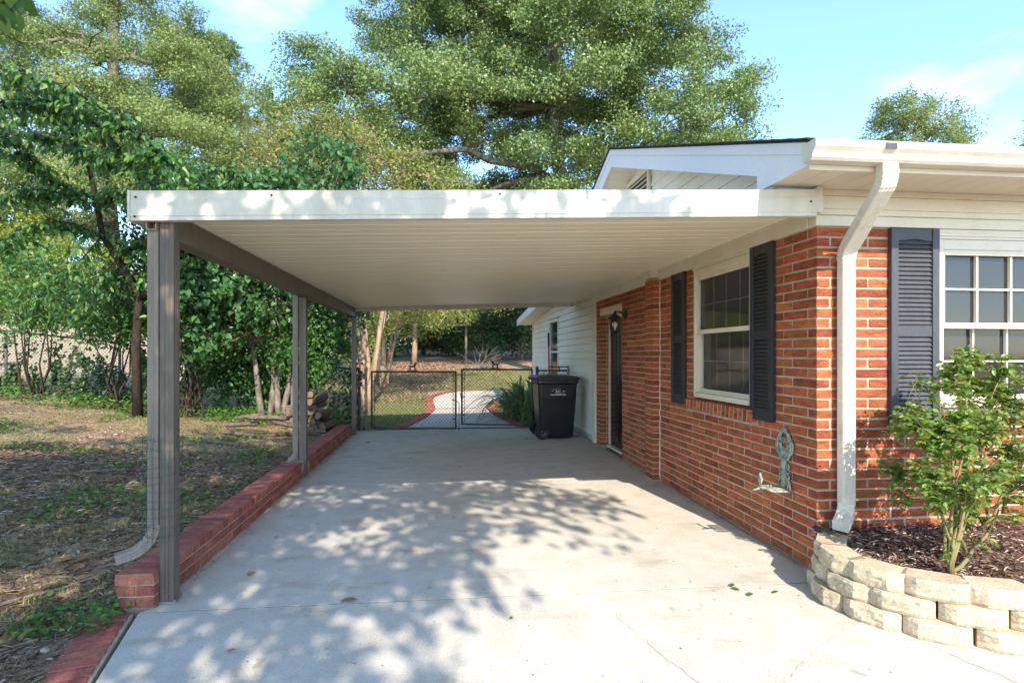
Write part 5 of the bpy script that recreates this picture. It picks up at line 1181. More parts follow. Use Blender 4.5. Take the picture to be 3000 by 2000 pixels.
def branches(mb, trunk, C, rng, r0, limbs=8, twig=0.012, sides=6, wob_=0.08):
    """trunk: list of (x,y,z); limbs fan out from its upper half, twigs reach every clump"""
    T = [Vector(t) for t in trunk]; k = len(T)
    mb.tube(T, [r0*(1-0.62*i/(k-1)) for i in range(k)], 10)
    nodes = [(T[i], r0*(1-0.62*i/(k-1))*0.6) for i in range(k//2, k)]
    order = rng.permutation(len(C))[:limbs]
    def path(a, b, n, w_, sag=0.0):
        L = (b-a).length; P = []
        for i in range(n+1):
            t = i/n; p = a.lerp(b, t)+Vector(rng.normal(size=3))*L*w_*math.sin(math.pi*t)*0.6; p.z += sag*L*math.sin(math.pi*t); P.append(p)
        return P
    for j in order:
        b = Vector(C[j]); a, ra = min(nodes[:k], key=lambda q: (q[0]-b).length+0.3*rng.random())
        P = path(a, b, 6, wob_, 0.06); rs_ = [ra*(1-0.8*i/6) for i in range(7)]; mb.tube(P, rs_, sides)
        nodes += [(P[i], rs_[i]*0.6) for i in range(1, 7)]
    for j in range(len(C)):
        b = Vector(C[j]); a, ra = min(nodes, key=lambda q: (q[0]-b).length)
        if (a-b).length < 0.02: continue
        P = path(a, b, 3, wob_, 0.04); r1 = min(ra, twig*2.2); mb.tube(P, [r1, r1*.7, r1*.45, r1*.25], 4, cap=False); nodes.append((P[2], r1*.5))

def tree(name, label, base, trunk, ells, n, crad, per, Ln, asp, leafm, bark, seed, r0=0.3, limbs=10, shell=0.45, zmin=None, group=None, shape='diamond', flat=0.7, droop=0.1, twig=0.02, mind=0.0, extra=None, cat='tree', up=0.6, bough=None):
    rng = np.random.default_rng(seed); t_ = thing(name, label, cat, base, group)
    C = sample_clumps(ells, n, rng, shell, zmin, mind) if not bough else bough_clumps(ells, bough[0], bough[1], rng, shell, zmin, bough[2], bough[3])
    if extra is not None: C = np.concatenate([C, np.asarray(extra, float)])
    mb = MB(); branches(mb, trunk, C, rng, r0, limbs, twig); mb.build('trunk', bark, t_, smooth=True)
    foliage('crown', C, crad, per, Ln, asp, leafm, t_, base, rng, shape, flat, droop, up=up); return t_
def T3(p): return (p.x, p.y, p.z)

# big oak behind the house
b = px(1640, 1037, 24); b.z = hz(b.x, b.y); zt = b.z
E1 = [(T3(px(1560, 190, 24)), (7.6, 6.0, 5.6)), (T3(px(1960, 260, 24)), (4.4, 4.5, 4.6)), (T3(px(1130, 350, 23)), (4.3, 4.0, 2.9)), (T3(px(1350, 120, 24)), (4.6, 4.5, 4.4)), (T3(px(960, 330, 23)), (2.8, 2.6, 2.4), 1.8), (T3(px(1120, 470, 23)), (3.0, 2.6, 1.2), 1.3), (T3(px(1560, -150, 24)), (6.5, 5, 4)), (T3(px(2050, 430, 23)), (3.0, 3, 2.0)), (T3(px(1330, 480, 22.5)), (4.2, 3, 1.5), 1.3), (T3(px(1800, 480, 22)), (3.8, 3, 1.4), 1.1), (T3(px(1080, 430, 23)), (3.2, 2.6, 1.8), 1.6)]
tree('oak_tree', 'huge spreading green oak rising behind the carport roof', T3(b), [(b.x, b.y, zt-.2), (b.x+.05, b.y, zt+2.5), (b.x-.2, b.y, zt+5), (b.x+.1, b.y+.2, zt+8), (b.x-.3, b.y, zt+11.5), (b.x, b.y, zt+15)], E1, 0, 0.66, 260, 0.110, 0.6, LF['oak'], M['bark_grey'], 11, 0.5, 34, 0.35, 6.0, twig=.04, flat=.6, bough=(300, 7, 1.35, .95))
# yellowish oak on the left
b = px(330, 1037, 29); b.z = hz(b.x, b.y)
E2 = [(T3(px(330, 190, 29)), (5.2, 5, 4.8)), (T3(px(500, 340, 28)), (4.0, 4, 3.2)), (T3(px(470, 480, 27)), (5.0, 4, 3.0)), (T3(px(150, 330, 28)), (4.6, 4, 5.0)), (T3(px(600, 500, 28)), (2.2, 3, 1.6)), (T3(px(300, 60, 30)), (4.0, 4, 2.6)), (T3(px(0, 250, 29)), (4, 4, 5)), (T3(px(250, 640, 27)), (6.0, 3.5, 2.6), 1.2), (T3(px(-50, 600, 27)), (4.5, 3.5, 3.5), 1.2), (T3(px(520, 640, 27)), (4.5, 3, 2.2), 1.2)]
tree('oak_tree', 'tall yellow green oak standing beyond the left fence', T3(b), [(b.x, b.y, b.z-.2), (b.x+.1, b.y, b.z+3), (b.x-.2, b.y, b.z+6.5), (b.x+.2, b.y, b.z+10), (b.x, b.y, b.z+14), (b.x+.2, b.y, b.z+17)], E2, 0, 0.72, 250, 0.118, 0.58, LF['loak'], M['bark_grey'], 12, 0.5, 26, 0.45, 3.0, twig=.04, flat=.55, bough=(185, 8, 1.5, 1.1))
# pine
def pine(label, cx_, ytop, ybot, d, w_, seed, n=150):
    rng = np.random.default_rng(seed); b = px(cx_, 1037, d); b.z = hz(b.x, b.y); top = px(cx_, ytop, d).z; bot = px(cx_, ybot, d).z
    t_ = thing('pine_tree', label, 'tree', T3(b)); C = []
    mb = MB(); mb.tube([(b.x, b.y, b.z), (b.x+.15, b.y, (b.z+top)/2), (b.x, b.y, top)], [.28, .2, .03], 8)
    for i in range(n):
        u = rng.random()**0.8; z = bot+(top-bot)*u; r = w_*(1-u**1.6*0.75)*rng.uniform(.25, 1.0); a = rng.random()*6.283
        p = Vector((b.x+r*math.cos(a), b.y+r*math.sin(a), z+0.25*r)); C.append(T3(p)); mb.tube([(b.x, b.y, z-.1*r), ((b.x+p.x)/2, (b.y+p.y)/2, z+.02*r), p], [.05, .03, .012], 4, cap=False)
    mb.build('trunk', M['bark_dark'], t_, smooth=True); C = np.array(C)
    idx = np.repeat(np.arange(len(C)), 110); dd = nrm(rng.normal(size=(len(idx), 3))+np.array([0, 0, .45])); P = C[idx]+dd*rng.uniform(0, .22, len(idx))[:, None]
    leaves('needles', P, dd, rng.normal(size=P.shape), rng.uniform(.22, .42, len(P)), 0.045, LF['pine'], t_, 'diamond', T3(b), rng)
pine('slender bright green pine standing right of the yellow green oak', 640, 120, 520, 34, 3.2, 21, 150)
pine('pale pine in the gap between the two oaks', 800, 275, 560, 40, 2.6, 22, 90)
# distant trees right of the roof
b = px(2680, 1037, 34); b.z = hz(b.x, b.y)
tree('distant_tree', 'small rounded tree peeping over the house roof ridge', T3(b), [(b.x, b.y, b.z), (b.x, b.y, b.z+6), (b.x, b.y, b.z+14)], [(T3(px(2680, 400, 34)), (2.7, 2.6, 2.3)), (T3(px(2640, 350, 34)), (1.6, 1.6, 1.5)), (T3(px(2800, 420, 34)), (1.5, 1.5, 1.2)), (T3(px(2560, 440, 34)), (1.2, 1.5, .9))], 170, .6, 130, .15, .45, LF['loak'], M['bark_grey'], 31, .3, 14, .3, 9.5, twig=.03)
b = px(3080, 1037, 34); b.z = hz(b.x, b.y)
tree('distant_tree', 'dark tree tip at the far end of the roof', T3(b), [(b.x, b.y, b.z), (b.x, b.y, b.z+7), (b.x, b.y, b.z+13)], [(T3(px(3090, 430, 34)), (2.2, 2, 2.0))], 60, .6, 120, .15, .45, LF['oak'], M['bark_grey'], 32, .25, 8, .3, twig=.03)

# crape myrtles along the fence, tan stems seen through the carport
def crape(label, cx_, ybase, d, stems, ells, n, seed, per=120, rr=.06):
    rng = np.random.default_rng(seed); b = px(cx_, 1037, d); b.z = hz(b.x, b.y); t_ = thing('crape_myrtle', label, 'tree', T3(b), 'crape myrtles along the back fence')
    C = sample_clumps(ells, n, rng, .35); mb = MB(); nodes = []
    for k in range(stems):
        a = 2*math.pi*k/stems+rng.random(); sp = rng.uniform(.35, .9); hh = rng.uniform(3.2, 4.8); P = []
        for i in range(8):
            u = i/7; P.append(Vector((b.x+math.cos(a)*(.06+sp*u**1.4)+rng.normal()*.03, b.y+math.sin(a)*(.06+sp*u**1.4)+rng.normal()*.03, b.z-.1+hh*u)))
        rs_ = [rr*(1.25-.85*i/7)*rng.uniform(.8, 1.2) for i in range(8)]; mb.tube(P, rs_, 8); nodes += [(P[i], rs_[i]*.6) for i in range(3, 8)]
    for c in C:
        bb = Vector(c); a_, ra = min(nodes, key=lambda q: (q[0]-bb).length*rng.uniform(.6, 1.4)+1.2*max(0, q[0].z-bb.z)); nodes.append((a_.lerp(bb, .55), .015)); m_ = a_.lerp(bb, .5)+Vector(rng.normal(size=3))*.1
        mb.tube([a_, m_, bb], [min(ra, .03), .015, .006], 4, cap=False)
    mb.build('trunk', M['bark_tan'], t_, smooth=True); foliage('crown', C, .5, per, .085, .5, LF['crape'], t_, T3(b), rng, 'diamond', .7, .1)
crape('multi stemmed crape myrtle with smooth tan trunks right behind the fence', 1075, 1130, 14.5, 6, [(T3(px(1010, 520, 14.5)), (2.1, 1.6, 1.3)), (T3(px(860, 480, 14.5)), (1.7, 1.5, 1.3)), (T3(px(1120, 800, 15.5)), (1.9, 1.6, 1.1)), (T3(px(1250, 570, 15)), (1.6, 1.3, .8)), (T3(px(940, 440, 15)), (1.5, 1.3, 1.0)), (T3(px(1230, 900, 16.5)), (1.3, 1.2, .6))], 260, 41, 130, .075)
crape('crape myrtle with thinner tan stems further along the back fence', 1128, 1130, 19, 7, [(T3(px(1150, 870, 19)), (2.0, 1.5, 1.5)), (T3(px(1260, 900, 19)), (1.6, 1.3, .9)), (T3(px(1050, 820, 20)), (1.8, 1.4, 1.6)), (T3(px(1360, 880, 21)), (1.5, 1.2, .9))], 170, 42, 120, .055)

# woods at the far end of the back yard
spots = [(1150, 36, 'leafy tree at the back left corner of the lawn'), (1240, 38, 'tree behind the bare trunk at the end of the lawn'), (1330, 37, 'dark leafy tree right behind the bird feeder'), (1430, 35, 'tree with dead twigs right of the bird feeder'), (1530, 33, 'dense dark tree beside the white rear addition'), (1610, 36, 'tall dark tree behind the rear addition')]
for k, (u, d, lab) in enumerate(spots):
    b = px(u, 1037, d); b.z = hz(b.x, b.y); rw = 2.6
    tree('woodland_tree', lab, T3(b), [(b.x, b.y, b.z-.2), (b.x+.1, b.y, b.z+1.6), (b.x, b.y, b.z+3), (b.x-.1, b.y, b.z+6)], [((b.x, b.y, b.z+2.6), (rw, 2.2, 2.4)), ((b.x+.3, b.y, b.z+5.5), (rw*1.1, 2.4, 2.5)), ((b.x-.4, b.y-.6, b.z+1.2), (1.9, 1.5, 1.1), 1.5)], 150, .62, 110, .17, .55, LF['far' if k != 4 else 'shrub'], M['bark_grey'], 50+k, .16, 12, .4, b.z+.35, 'trees closing the back yard', twig=.03, flat=.8)
b = px(1213, 1037, 30); b.z = hz(b.x, b.y)
t_ = thing('bare_trunk', 'pale bare tree trunk standing at the end of the lawn', 'tree', T3(b)); MB().tube([(b.x, b.y, b.z-.1), (b.x+.04, b.y, b.z+1.2), (b.x-.03, b.y, b.z+2.6), (b.x, b.y, b.z+4.5)], [.17, .14, .13, .08], 9).build('trunk', M['bark_tan'], t_, smooth=True)
# dead brushy branches
b = px(1440, 1037, 27); b.z = hz(b.x, b.y); t_ = thing('dead_branch', 'bare grey twiggy branches leaning at the lawn end', 'branches', T3(b)); mb = MB(); rng = np.random.default_rng(77)
for k in range(26):
    a = rng.uniform(-.2, 2.0); P = [Vector((b.x-.6, b.y, b.z+.02))]; dv = Vector((math.cos(a), rng.normal()*.25, abs(math.sin(a))*.95+.05)).normalized()
    for i in range(6): dv = (dv+Vector(rng.normal(size=3))*.18).normalized(); P.append(P[-1]+dv*rng.uniform(.15, .30))
    mb.tube(P, [.016*(1-.14*i) for i in range(7)], 5)
mb.build('twigs', M['bark_grey'], t_)

# lime hedge beyond the left fence
hk = 0
for (u, v, d, rx, rz) in [(40, 800, 24, 3.2, 2.4), (200, 850, 25, 3.0, 1.9), (350, 860, 24, 2.6, 2.0), (520, 850, 25, 3.0, 2.2), (-120, 780, 25, 3.2, 2.8), (700, 820, 26, 3.0, 2.6), (860, 880, 26, 3, 2.2), (1000, 930, 27, 2.4, 1.6), (620, 960, 22, 2.2, 1.0), (780, 980, 23, 2.2, 1.0)]:
    c = px(u, v, d); zb = hz(c.x, c.y); hk += 1; lb = ['lime green sunlit shrub behind the left fence, at the thin grey pole', 'lime green shrub beyond the sandy ground left of the thin grey pole'][hk % 2]
    rng = np.random.default_rng(60+hk); t_ = thing('hedge_shrub', 'sunlit lime green shrub of the hedge beyond the left fence', 'shrub', (c.x, c.y, zb), 'lime hedge shrubs beyond the fence')
    ct_ = (c.x, c.y, (zb+c.z+rz)/2); hh = (c.z+rz-zb)/2
    C = sample_clumps([(ct_, (rx, 1.8, hh)), ((c.x+.5, c.y-.6, zb+.7), (rx*1.0, 1.2, .9))], 120, rng, .55, zb+.12); mb = MB()
    for q in C[:25]: mb.tube([(c.x+rng.normal()*.9, c.y+rng.normal()*.3, zb-.1), ((c.x+q[0])/2, (c.y+q[1])/2, (zb+q[2])/2+.2), q], [.05, .03, .01], 4, cap=False)
    mb.build('stems', M['bark_grey'], t_); foliage('leaves', C, .55, 150, .12, .55, LF['hedge'], t_, (c.x, c.y, zb), rng, 'diamond', .8)
pz = px(285, 1037, 14); z = hz(pz.x, pz.y); MB()
t_ = thing('thin_pole', 'thin grey pole standing just beyond the left fence', 'pole', (pz.x, pz.y, z)); MB().tube([(pz.x, pz.y, z-.1), (pz.x+.02, pz.y, z+2.6)], .02, 8).build('shaft', M['galv'], t_, smooth=True); MB().tube([(pz.x+.02, pz.y, z+2.6), (pz.x+.02, pz.y, z+2.63)], .024, 8).build('cap', M['galv'], t_)

# vine draped shrub at the left of the carport
rng = np.random.default_rng(81); b = px(800, 1037, 10.3); b.z = hz(b.x, b.y)
t_ = thing('vine_covered_shrub', 'tall dark shrub smothered in heart leaved vines behind the carport posts', 'shrub', T3(b))
Ev = [(T3(px(660, 800, 9.8)), (1.1, .9, 1.3)), (T3(px(820, 760, 10.2)), (1.3, 1.0, 1.5)), (T3(px(950, 830, 10.6)), (.85, .8, 1.3)), (T3(px(900, 590, 11)), (1.2, 1.0, .8)), (T3(px(700, 600, 10.8)), (.8, .8, .5)), (T3(px(640, 950, 9.6)), (.75, .6, .7), 1.3), (T3(px(960, 480, 11)), (.75, .8, .55)), (T3(px(1020, 900, 10.9)), (.4, .5, .8)), (T3(px(580, 1000, 9.5)), (.5, .4, .6))]
C = sample_clumps(Ev, 330, rng, .55); mb = MB()
for (u0, du) in ((790, 18), (812, -6), (835, 24), (858, 10), (770, -30)):
    p = px(u0, 1200, 10.2); p.z = hz(p.x, p.y)-.1; P = [p+Vector((du/160*i*.25+rng.normal()*.03, rng.normal()*.03, i*.42)) for i in range(7)]; mb.tube(P, [.062-.006*i for i in range(7)], 8)
for q in C:
    p = px(812, 900, 10.3); mb.tube([p+Vector(rng.normal(size=3))*.25, Vector(q).lerp(p, .4)+Vector(rng.normal(size=3))*.12, q], [.016, .010, .005], 4, cap=False)
mb.build('trunk', M['bark_grey'], t_, smooth=True)
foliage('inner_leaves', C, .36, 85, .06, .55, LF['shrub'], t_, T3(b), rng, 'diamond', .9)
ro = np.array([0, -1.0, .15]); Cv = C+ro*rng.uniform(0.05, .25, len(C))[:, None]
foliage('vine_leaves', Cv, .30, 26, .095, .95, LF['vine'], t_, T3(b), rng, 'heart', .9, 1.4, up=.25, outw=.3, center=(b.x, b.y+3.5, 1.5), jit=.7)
# fence ivy strands and low growth along the fence
def fence_pt(s): p = F0+fu*s; return p, hz(p.x, p.y)
rng = np.random.default_rng(82)
for k, (s0, s1, n_, lab) in enumerate([(7.1, 12.0, 1300, 'dark ivy strands climbing the left chain link fence at its far end'), (4.2, 7.1, 1200, 'dark ivy strands climbing the fence around the slender tree'), (1.2, 4.2, 1500, 'ivy tangle on the fence in front of the vine covered shrub'), (0.0, 0.5, 140, 'dark vine knot on the gate post beside the rear carport post')]):
    p, z = fence_pt((s0+s1)/2); t_ = thing('ivy_vine', lab, 'vine', (p.x, p.y, z), 'ivy on the fence'); mb = MB(); P = []; D = []
    for q in range(int(5+3.2*(s1-s0))):
        s = rng.uniform(s0, s1); p, z = fence_pt(s); hh = rng.uniform(.3, 1.3)*(1 if k < 3 else 1.1); pts = []; ss = s
        if k == 3: hh = rng.uniform(.8, 1.2)
        for i in range(9):
            ss += rng.normal()*.09; r, _ = fence_pt(min(max(ss, 0), FL)); pts.append(Vector((r.x, r.y-.03+rng.normal()*.02, z+.02+hh*i/8)))
        mb.tube(pts, .004, 4)
        m_ = max(8, n_//int(5+3.2*(s1-s0)))
        for i in range(m_*2):
            u = rng.random()*8; a = pts[min(int(u), 7)].lerp(pts[min(int(u)+1, 8)], u % 1); P.append(T3(a+Vector(rng.normal(size=3))*.055)); D.append((rng.normal(), -.4, rng.normal()*.5-.6))
    mb.build('stems', M['bark_dark'], t_); P = np.array(P); N = rng.normal(size=P.shape)*.5+np.array([0, -.8, .5])
    leaves('leaves', P, D, N, rng.uniform(.04, .085, len(P)), rng.uniform(.04, .075, len(P)), LF['shrub'] if k in (0, 1, 3) else LF['vine'], t_, 'heart', T3(t_.location), rng)

# slender left tree with drooping leaves
rng = np.random.default_rng(83); b = px(405, 1150, 9.6); b.z = hz(b.x, b.y)
t_ = thing('slender_tree', 'slender dark trunked tree with arching drooping leafy branches at the left fence', 'tree', T3(b)); mb = MB()
d0 = 9.0
tp = [b+Vector((0, 0, -.1)), px(398, 1020, 9.5), px(408, 860, 9.3), px(345, 760, 9.1), px(300, 690, 9.0), px(285, 600, 8.8), px(262, 495, 8.6), px(232, 430, 8.4), px(190, 360, 8.2)]
mb.tube(tp, [.085, .07, .06, .052, .046, .04, .034, .028, .02], 9)
arch = []
def limb(pts, r=.022, dense=1.0):
    V_ = [Vector(p) for p in pts]; Q = catmull([tuple(v) for v in V_], 6) if False else V_
    out_ = []
    P = [V_[0]*2-V_[1]]+V_+[V_[-1]*2-V_[-2]]
    for i in range(1, len(P)-2):
        for k in range(6):
            t = k/6; a, bb, c, dd = P[i-1:i+3]; out_.append(.5*((2*bb)+(c-a)*t+(2*a-5*bb+4*c-dd)*t*t+(3*bb-a-3*c+dd)*t**3))
    out_.append(V_[-1]); n_ = len(out_); mb.tube(out_, [r*(1-.8*i/(n_-1)) for i in range(n_)], 5, cap=False); arch.append((out_, dense))
limb([px(262, 495, 8.6), px(180, 300, 8.0), px(60, 200, 7.6), px(-60, 170, 7.4)]); limb([px(-120, 240, 7.0), px(60, 215, 6.9), px(200, 260, 7.0), px(330, 340, 7.1), px(440, 430, 7.2), px(480, 470, 7.2)], .02, 1.5)
limb([px(-120, 330, 7.2), px(80, 290, 7.2), px(230, 330, 7.3), px(340, 420, 7.4), px(420, 520, 7.5), px(455, 560, 7.5)], .02, 1.5)
limb([px(-80, 420, 7.6), px(100, 390, 7.7), px(230, 420, 7.8), px(330, 480, 7.9)], .018, 1.3); limb([px(-60, 330, 7.8), px(50, 410, 7.8), px(100, 480, 8.0), px(170, 530, 8.4), px(240, 560, 8.6)], .018)
limb([px(285, 600, 8.8), px(150, 560, 8.3), px(40, 560, 8.0), px(-40, 600, 7.8)], .018, 1.2); limb([px(300, 690, 9.0), px(180, 650, 8.6), px(60, 680, 8.3), px(-30, 740, 8.2)], .018, 1.2)
limb([px(262, 495, 8.6), px(330, 450, 8.3), px(410, 470, 8.2), px(500, 530, 8.2), px(560, 560, 8.3)], .016, 1.1); limb([px(285, 600, 8.8), px(370, 560, 8.6), px(450, 600, 8.6), px(520, 650, 8.7)], .015, 1.0)
limb([px(345, 760, 9.1), px(420, 700, 9.0), px(480, 740, 9.0), px(520, 820, 9.0)], .014, 1.0); limb([px(300, 690, 9.0), px(220, 780, 8.8), px(140, 840, 8.7), px(100, 930, 8.7)], .013, .9)
limb([px(345, 760, 9.1), px(270, 840, 9.0), px(230, 930, 9.0)], .012, .8); limb([px(560, 520, 9.4), px(620, 490, 9.3), px(680, 500, 9.3), px(720, 540, 9.3)], .01, .9); limb([px(200, 360, 8.2), px(120, 330, 8.4), px(30, 380, 8.6), px(-50, 470, 8.7)], .014, 1.0)
limb([px(400, 560, 8.9), px(500, 590, 9.0), px(590, 640, 9.2)], .012, 1.0); limb([px(408, 860, 9.3), px(450, 800, 9.1), px(500, 850, 9.1), px(510, 930, 9.1)], .012, 1.0)
P = []; D = []; N = []
for out_, dense in arch:
    n_ = len(out_)
    for i in range(2, n_):
        seg = out_[i]-out_[i-1]
        for k in range(int(2.0*dense)+1):
            a = out_[i-1].lerp(out_[i], rng.random()); dr = Vector(rng.normal(size=3)); dr.z = abs(dr.z)*.1-.35; tw = a+dr.normalized()*rng.uniform(.12, .5)
            if rng.random() < .75: mb.tube([a, a.lerp(tw, .5)+Vector((0, 0, .04)), tw], [.005, .004, .0025], 3, cap=False)
            for q in range(8):
                c = a.lerp(tw, (q+.6)/8.3); sdv = seg.cross(Vector((0, 0, 1))).normalized()*(1 if q % 2 else -1)
                P.append(T3(c)); D.append(T3(sdv*.55+(tw-a).normalized()*.5+Vector((0, 0, -.75))+Vector(rng.normal(size=3))*.22)); N.append(T3(Vector((0, -.35, .9))+Vector(rng.normal(size=3))*.4))
mb.build('trunk', M['bark_dark'], t_, smooth=True); P = np.array(P); L = rng.uniform(.08, .135, len(P))
leaves('crown', P, D, N, L, L*.52, LF['mulb'], t_, 'lance', T3(b), rng)
# dark understorey filling below it
for k, (u, v, d, rx, rz, lab) in enumerate([(470, 760, 9.9, .7, 1.2, 'dark leafy shrub rising behind the front carport post'), (330, 900, 10.2, .8, .7, 'dark leafy shrub at the foot of the slender tree'), (110, 850, 10.8, 1.1, .9, 'dark leafy shrub at the far left of the fence'), (560, 620, 10.3, .7, .9, 'dark leafy shrub between the slender tree and the vines'), (560, 930, 10.1, .55, .8, 'low dark shrub under the vines just right of the front post'), (900, 1010, 10.4, .7, .75, 'low dark shrub at the foot of the vine covered trunks'), (700, 1060, 10.9, .7, .5, 'dark shrub against the fence under the vines'), (820, 1090, 11.2, .6, .5, 'dark shrub against the fence behind the woodpile')]):
    c = px(u, v, d); zb = hz(c.x, c.y); rng = np.random.default_rng(90+k); t2 = thing('dark_shrub', lab, 'shrub', (c.x, c.y, zb)); C = sample_clumps([(T3(c), (rx, .6, rz))], 75, rng, .3); mb = MB()
    for q in C[:7]: mb.tube([(c.x+rng.normal()*.12, c.y+rng.normal()*.1, zb-.05), (c.x*.8+q[0]*.2+rng.normal()*.1, (c.y+q[1])/2, (zb*.7+q[2]*.3)), (c.x*.5+q[0]*.5+rng.normal()*.08, (c.y+q[1])/2, (zb*.35+q[2]*.65)), q], [.02, .016, .010, .004], 4, cap=False)
    mb.build('stems', M['bark_dark'], t2); foliage('leaves', C, .34, 75, .085, .5, LF['shrub' if k == 0 else 'mulb'], t2, (c.x, c.y, zb), rng, 'diamond', .9, .5)

# shade tree behind the photographer: its crown dapples the slab
rng = np.random.default_rng(100); b = Vector((-6.2, -2.6, 0)); b.z = hz(b.x, b.y)
t_ = thing('shade_tree', 'broad leaved shade tree whose leafy branch tip hangs in at the upper left', 'tree', T3(b))
C = sample_clumps([((-1.1, -1.9, 5.0), (3.6, 4.3, 1.2), 1.6), ((-4.2, -1.4, 5.3), (4.0, 4.2, 1.4), .27), ((-7.2, -1.0, 5.6), (4.0, 4.0, 1.6), .13), ((1.4, -0.1, 5.2), (2.4, 2.2, .9), .8)], 430, rng, .1)
g_ = C[:, :2]+C[:, 2:3]*np.array([-.2, 1.32]); lim = np.interp(g_[:, 1], [2.0, 2.6, 4.4, 6.4, 9], [.25, .35, .75, 1.9, 2.6])
C = C[(g_[:, 0] < lim+rng.normal(size=len(C))*.2)]
tip = np.array([T3(px(-40, -60, 2.7)), T3(px(20, 10, 2.6)), T3(px(-10, 60, 2.6))])
mb = MB(); branches(mb, [(b.x, b.y, b.z-.1), (b.x+.1, b.y, b.z+1.5), (b.x+.3, b.y+.1, b.z+3.2), (b.x+.9, b.y+.2, b.z+4.6), (b.x+1.8, b.y+.2, b.z+6), (b.x+2.4, b.y+.2, b.z+7)], C, rng, .22, 14, .014)
a = Vector((-4.2, 0.2, 5.4)); mb.tube([a, a.lerp(Vector(tip[0]), .5)+Vector((0, 0, .3)), tip[0], tip[1]], [.03, .02, .01, .004], 5)
mb.build('trunk', M['bark_grey'], t_, smooth=True)
foliage('crown', C, .42, 66, .10, .85, LF['redbud'], t_, T3(b), rng, 'heart', .55, .5, up=1.0, outw=.1, jit=.7)
P = np.concatenate([np.array(tip[0])+rng.normal(size=(10, 3))*.10, np.array(tip[1])+rng.normal(size=(12, 3))*.055, np.array(tip[2])+rng.normal(size=(7, 3))*.05]); D = rng.normal(size=P.shape)*.5+np.array([.5, 0, -.6])
leaves('branch_tip_leaves', P, D, rng.normal(size=P.shape)*.5+np.array([0, -.6, .6]), rng.uniform(.08, .12, len(P)), rng.uniform(.06, .08, len(P)), LF['redbud'], t_, 'heart', T3(b), rng)

# strap leaved clump by the siding
rng = np.random.default_rng(110); b = Vector((1.86, 12.6, 0)); b.z = hz(b.x, b.y); t_ = thing('strap_leaf_plant', 'big clump of arching strap leaves growing beside the white siding', 'plant', T3(b))
mb = MB()
for k in range(330):
    a = rng.random()*6.283; l = rng.uniform(.7, 1.75); sp = rng.uniform(.35, 1.05); bx_, by_ = b.x+rng.normal()*.17, b.y+rng.normal()*.35; w_ = rng.uniform(.022, .042); P = []
    for i in range(7):
        u = i/6; r = l*sp*u*(.55+.45*u); z = b.z+l*(u*(1.0-.2*sp)-.62*sp*u*u*u*1.25); x = min(bx_+r*math.cos(a), 2.44); P.append((x, by_+r*math.sin(a), max(z, b.z+.02)))
    vs = []; sdx, sdy = -math.sin(a), math.cos(a)
    for i, p in enumerate(P): ww = w_*(1-(i/6)**3)*(.6+.4*min(1, i/2)); vs += [(p[0]-sdx*ww, p[1]-sdy*ww, p[2]+.006), (p[0]+sdx*ww, p[1]+sdy*ww, p[2])]
    mb.add(vs, [(2*i, 2*i+1, 2*i+3, 2*i+2) for i in range(6)], rng.random())
mb.build('leaves', LF['lily'], t_, rnd=True, smooth=True)
mb = MB(); mb.lathe((b.x, b.y, b.z-.05), [(.22, 0), (.16, .1), (.05, .16)], 10); mb.build('crown_base', LF['lily'], t_)

# rose bush in the planter
rng = np.random.default_rng(120); rb = Vector((2.70, 2.74, .25)); t_ = thing('rose_bush', 'leafy green rose bush with thorny canes growing in the stone planter', 'rose bush', T3(rb)); mb = MB(); tips = []
def cane(p, q, r, bend, sub=3, depth=0):
    p, q = Vector(p), Vector(q); P = []
    for i in range(7): u = i/6; P.append(p.lerp(q, u)+Vector(bend)*math.sin(math.pi*u)+Vector(rng.normal(size=3))*.008)
    mb.tube(P, [r*.8*(1-.45*i/6) for i in range(7)], 7)
    for i in range(1, 7):
        if r > .005 and rng.random() < .8: dv = Vector(rng.normal(size=3)).normalized(); mb.tube([P[i], P[i]+dv*(r+.008)], [.002, .0004], 3, cap=False)
    if depth < 3:
        for k in range(sub):
            i = rng.integers(2, 7); a = P[i]; L = (q-p).length*rng.uniform(.35, .62); dv = ((q-p).normalized()*.9+Vector(rng.normal(size=3))*.62+Vector((0, 0, .15))).normalized()
            e = a+dv*L
            if e.y > CY-.06: e.y = CY-.06
            if e.z < .34: e.z = .34+rng.random()*.1
            zmx = 1.50 if e.x > 2.75 else 1.12
            if e.z > zmx: e.z = zmx-rng.random()*.22
            e.y = min(e.y, 3.12)
            e.x = max(e.x, 2.56+(e.y-2.75)*.4)
            cane(a, e, max(r*.55, .0022), Vector(rng.normal(size=3))*.02, sub if depth < 1 else 3, depth+1)
    tips.append(P)
cane(rb, (2.86, 2.95, 1.16), .014, (.03, 0, 0)); cane(rb, (2.62, 2.90, 1.02), .011, (.03, -.02, 0)); cane(rb, (3.05, 3.0, 1.22), .013, (.02, 0, .03)); cane(rb, (2.60, 2.78, .78), .009, (.02, -.03, 0)); cane(rb, (2.98, 2.92, .98), .012, (0, -.03, .02))
cane((2.72, 2.78, .26), (3.22, 2.95, .55), .016, (0, 0, -.03), 1, 3); cane((3.10, 2.90, .48), (3.12, 3.0, 1.1), .012, (0, 0, 0)); cane((3.2, 2.93, .54), (3.42, 3.05, 1.2), .012, (.02, 0, 0)); cane((3.0, 2.88, .45), (3.3, 2.8, 1.0), .011, (.02, 0, 0)); cane(rb, (3.25, 3.05, .95), .012, (.02, 0, .05)); cane((2.88, 2.84, .36), (2.90, 2.90, .75), .010, (-.02, 0, 0), 2)
mb.build('canes', pm('rose_cane', (0.15, 0.16, 0.05), (0.22, 0.15, 0.07), 9, .6, .2, 40), t_, smooth=True)
P = []; D = []; N = []; Ls = []
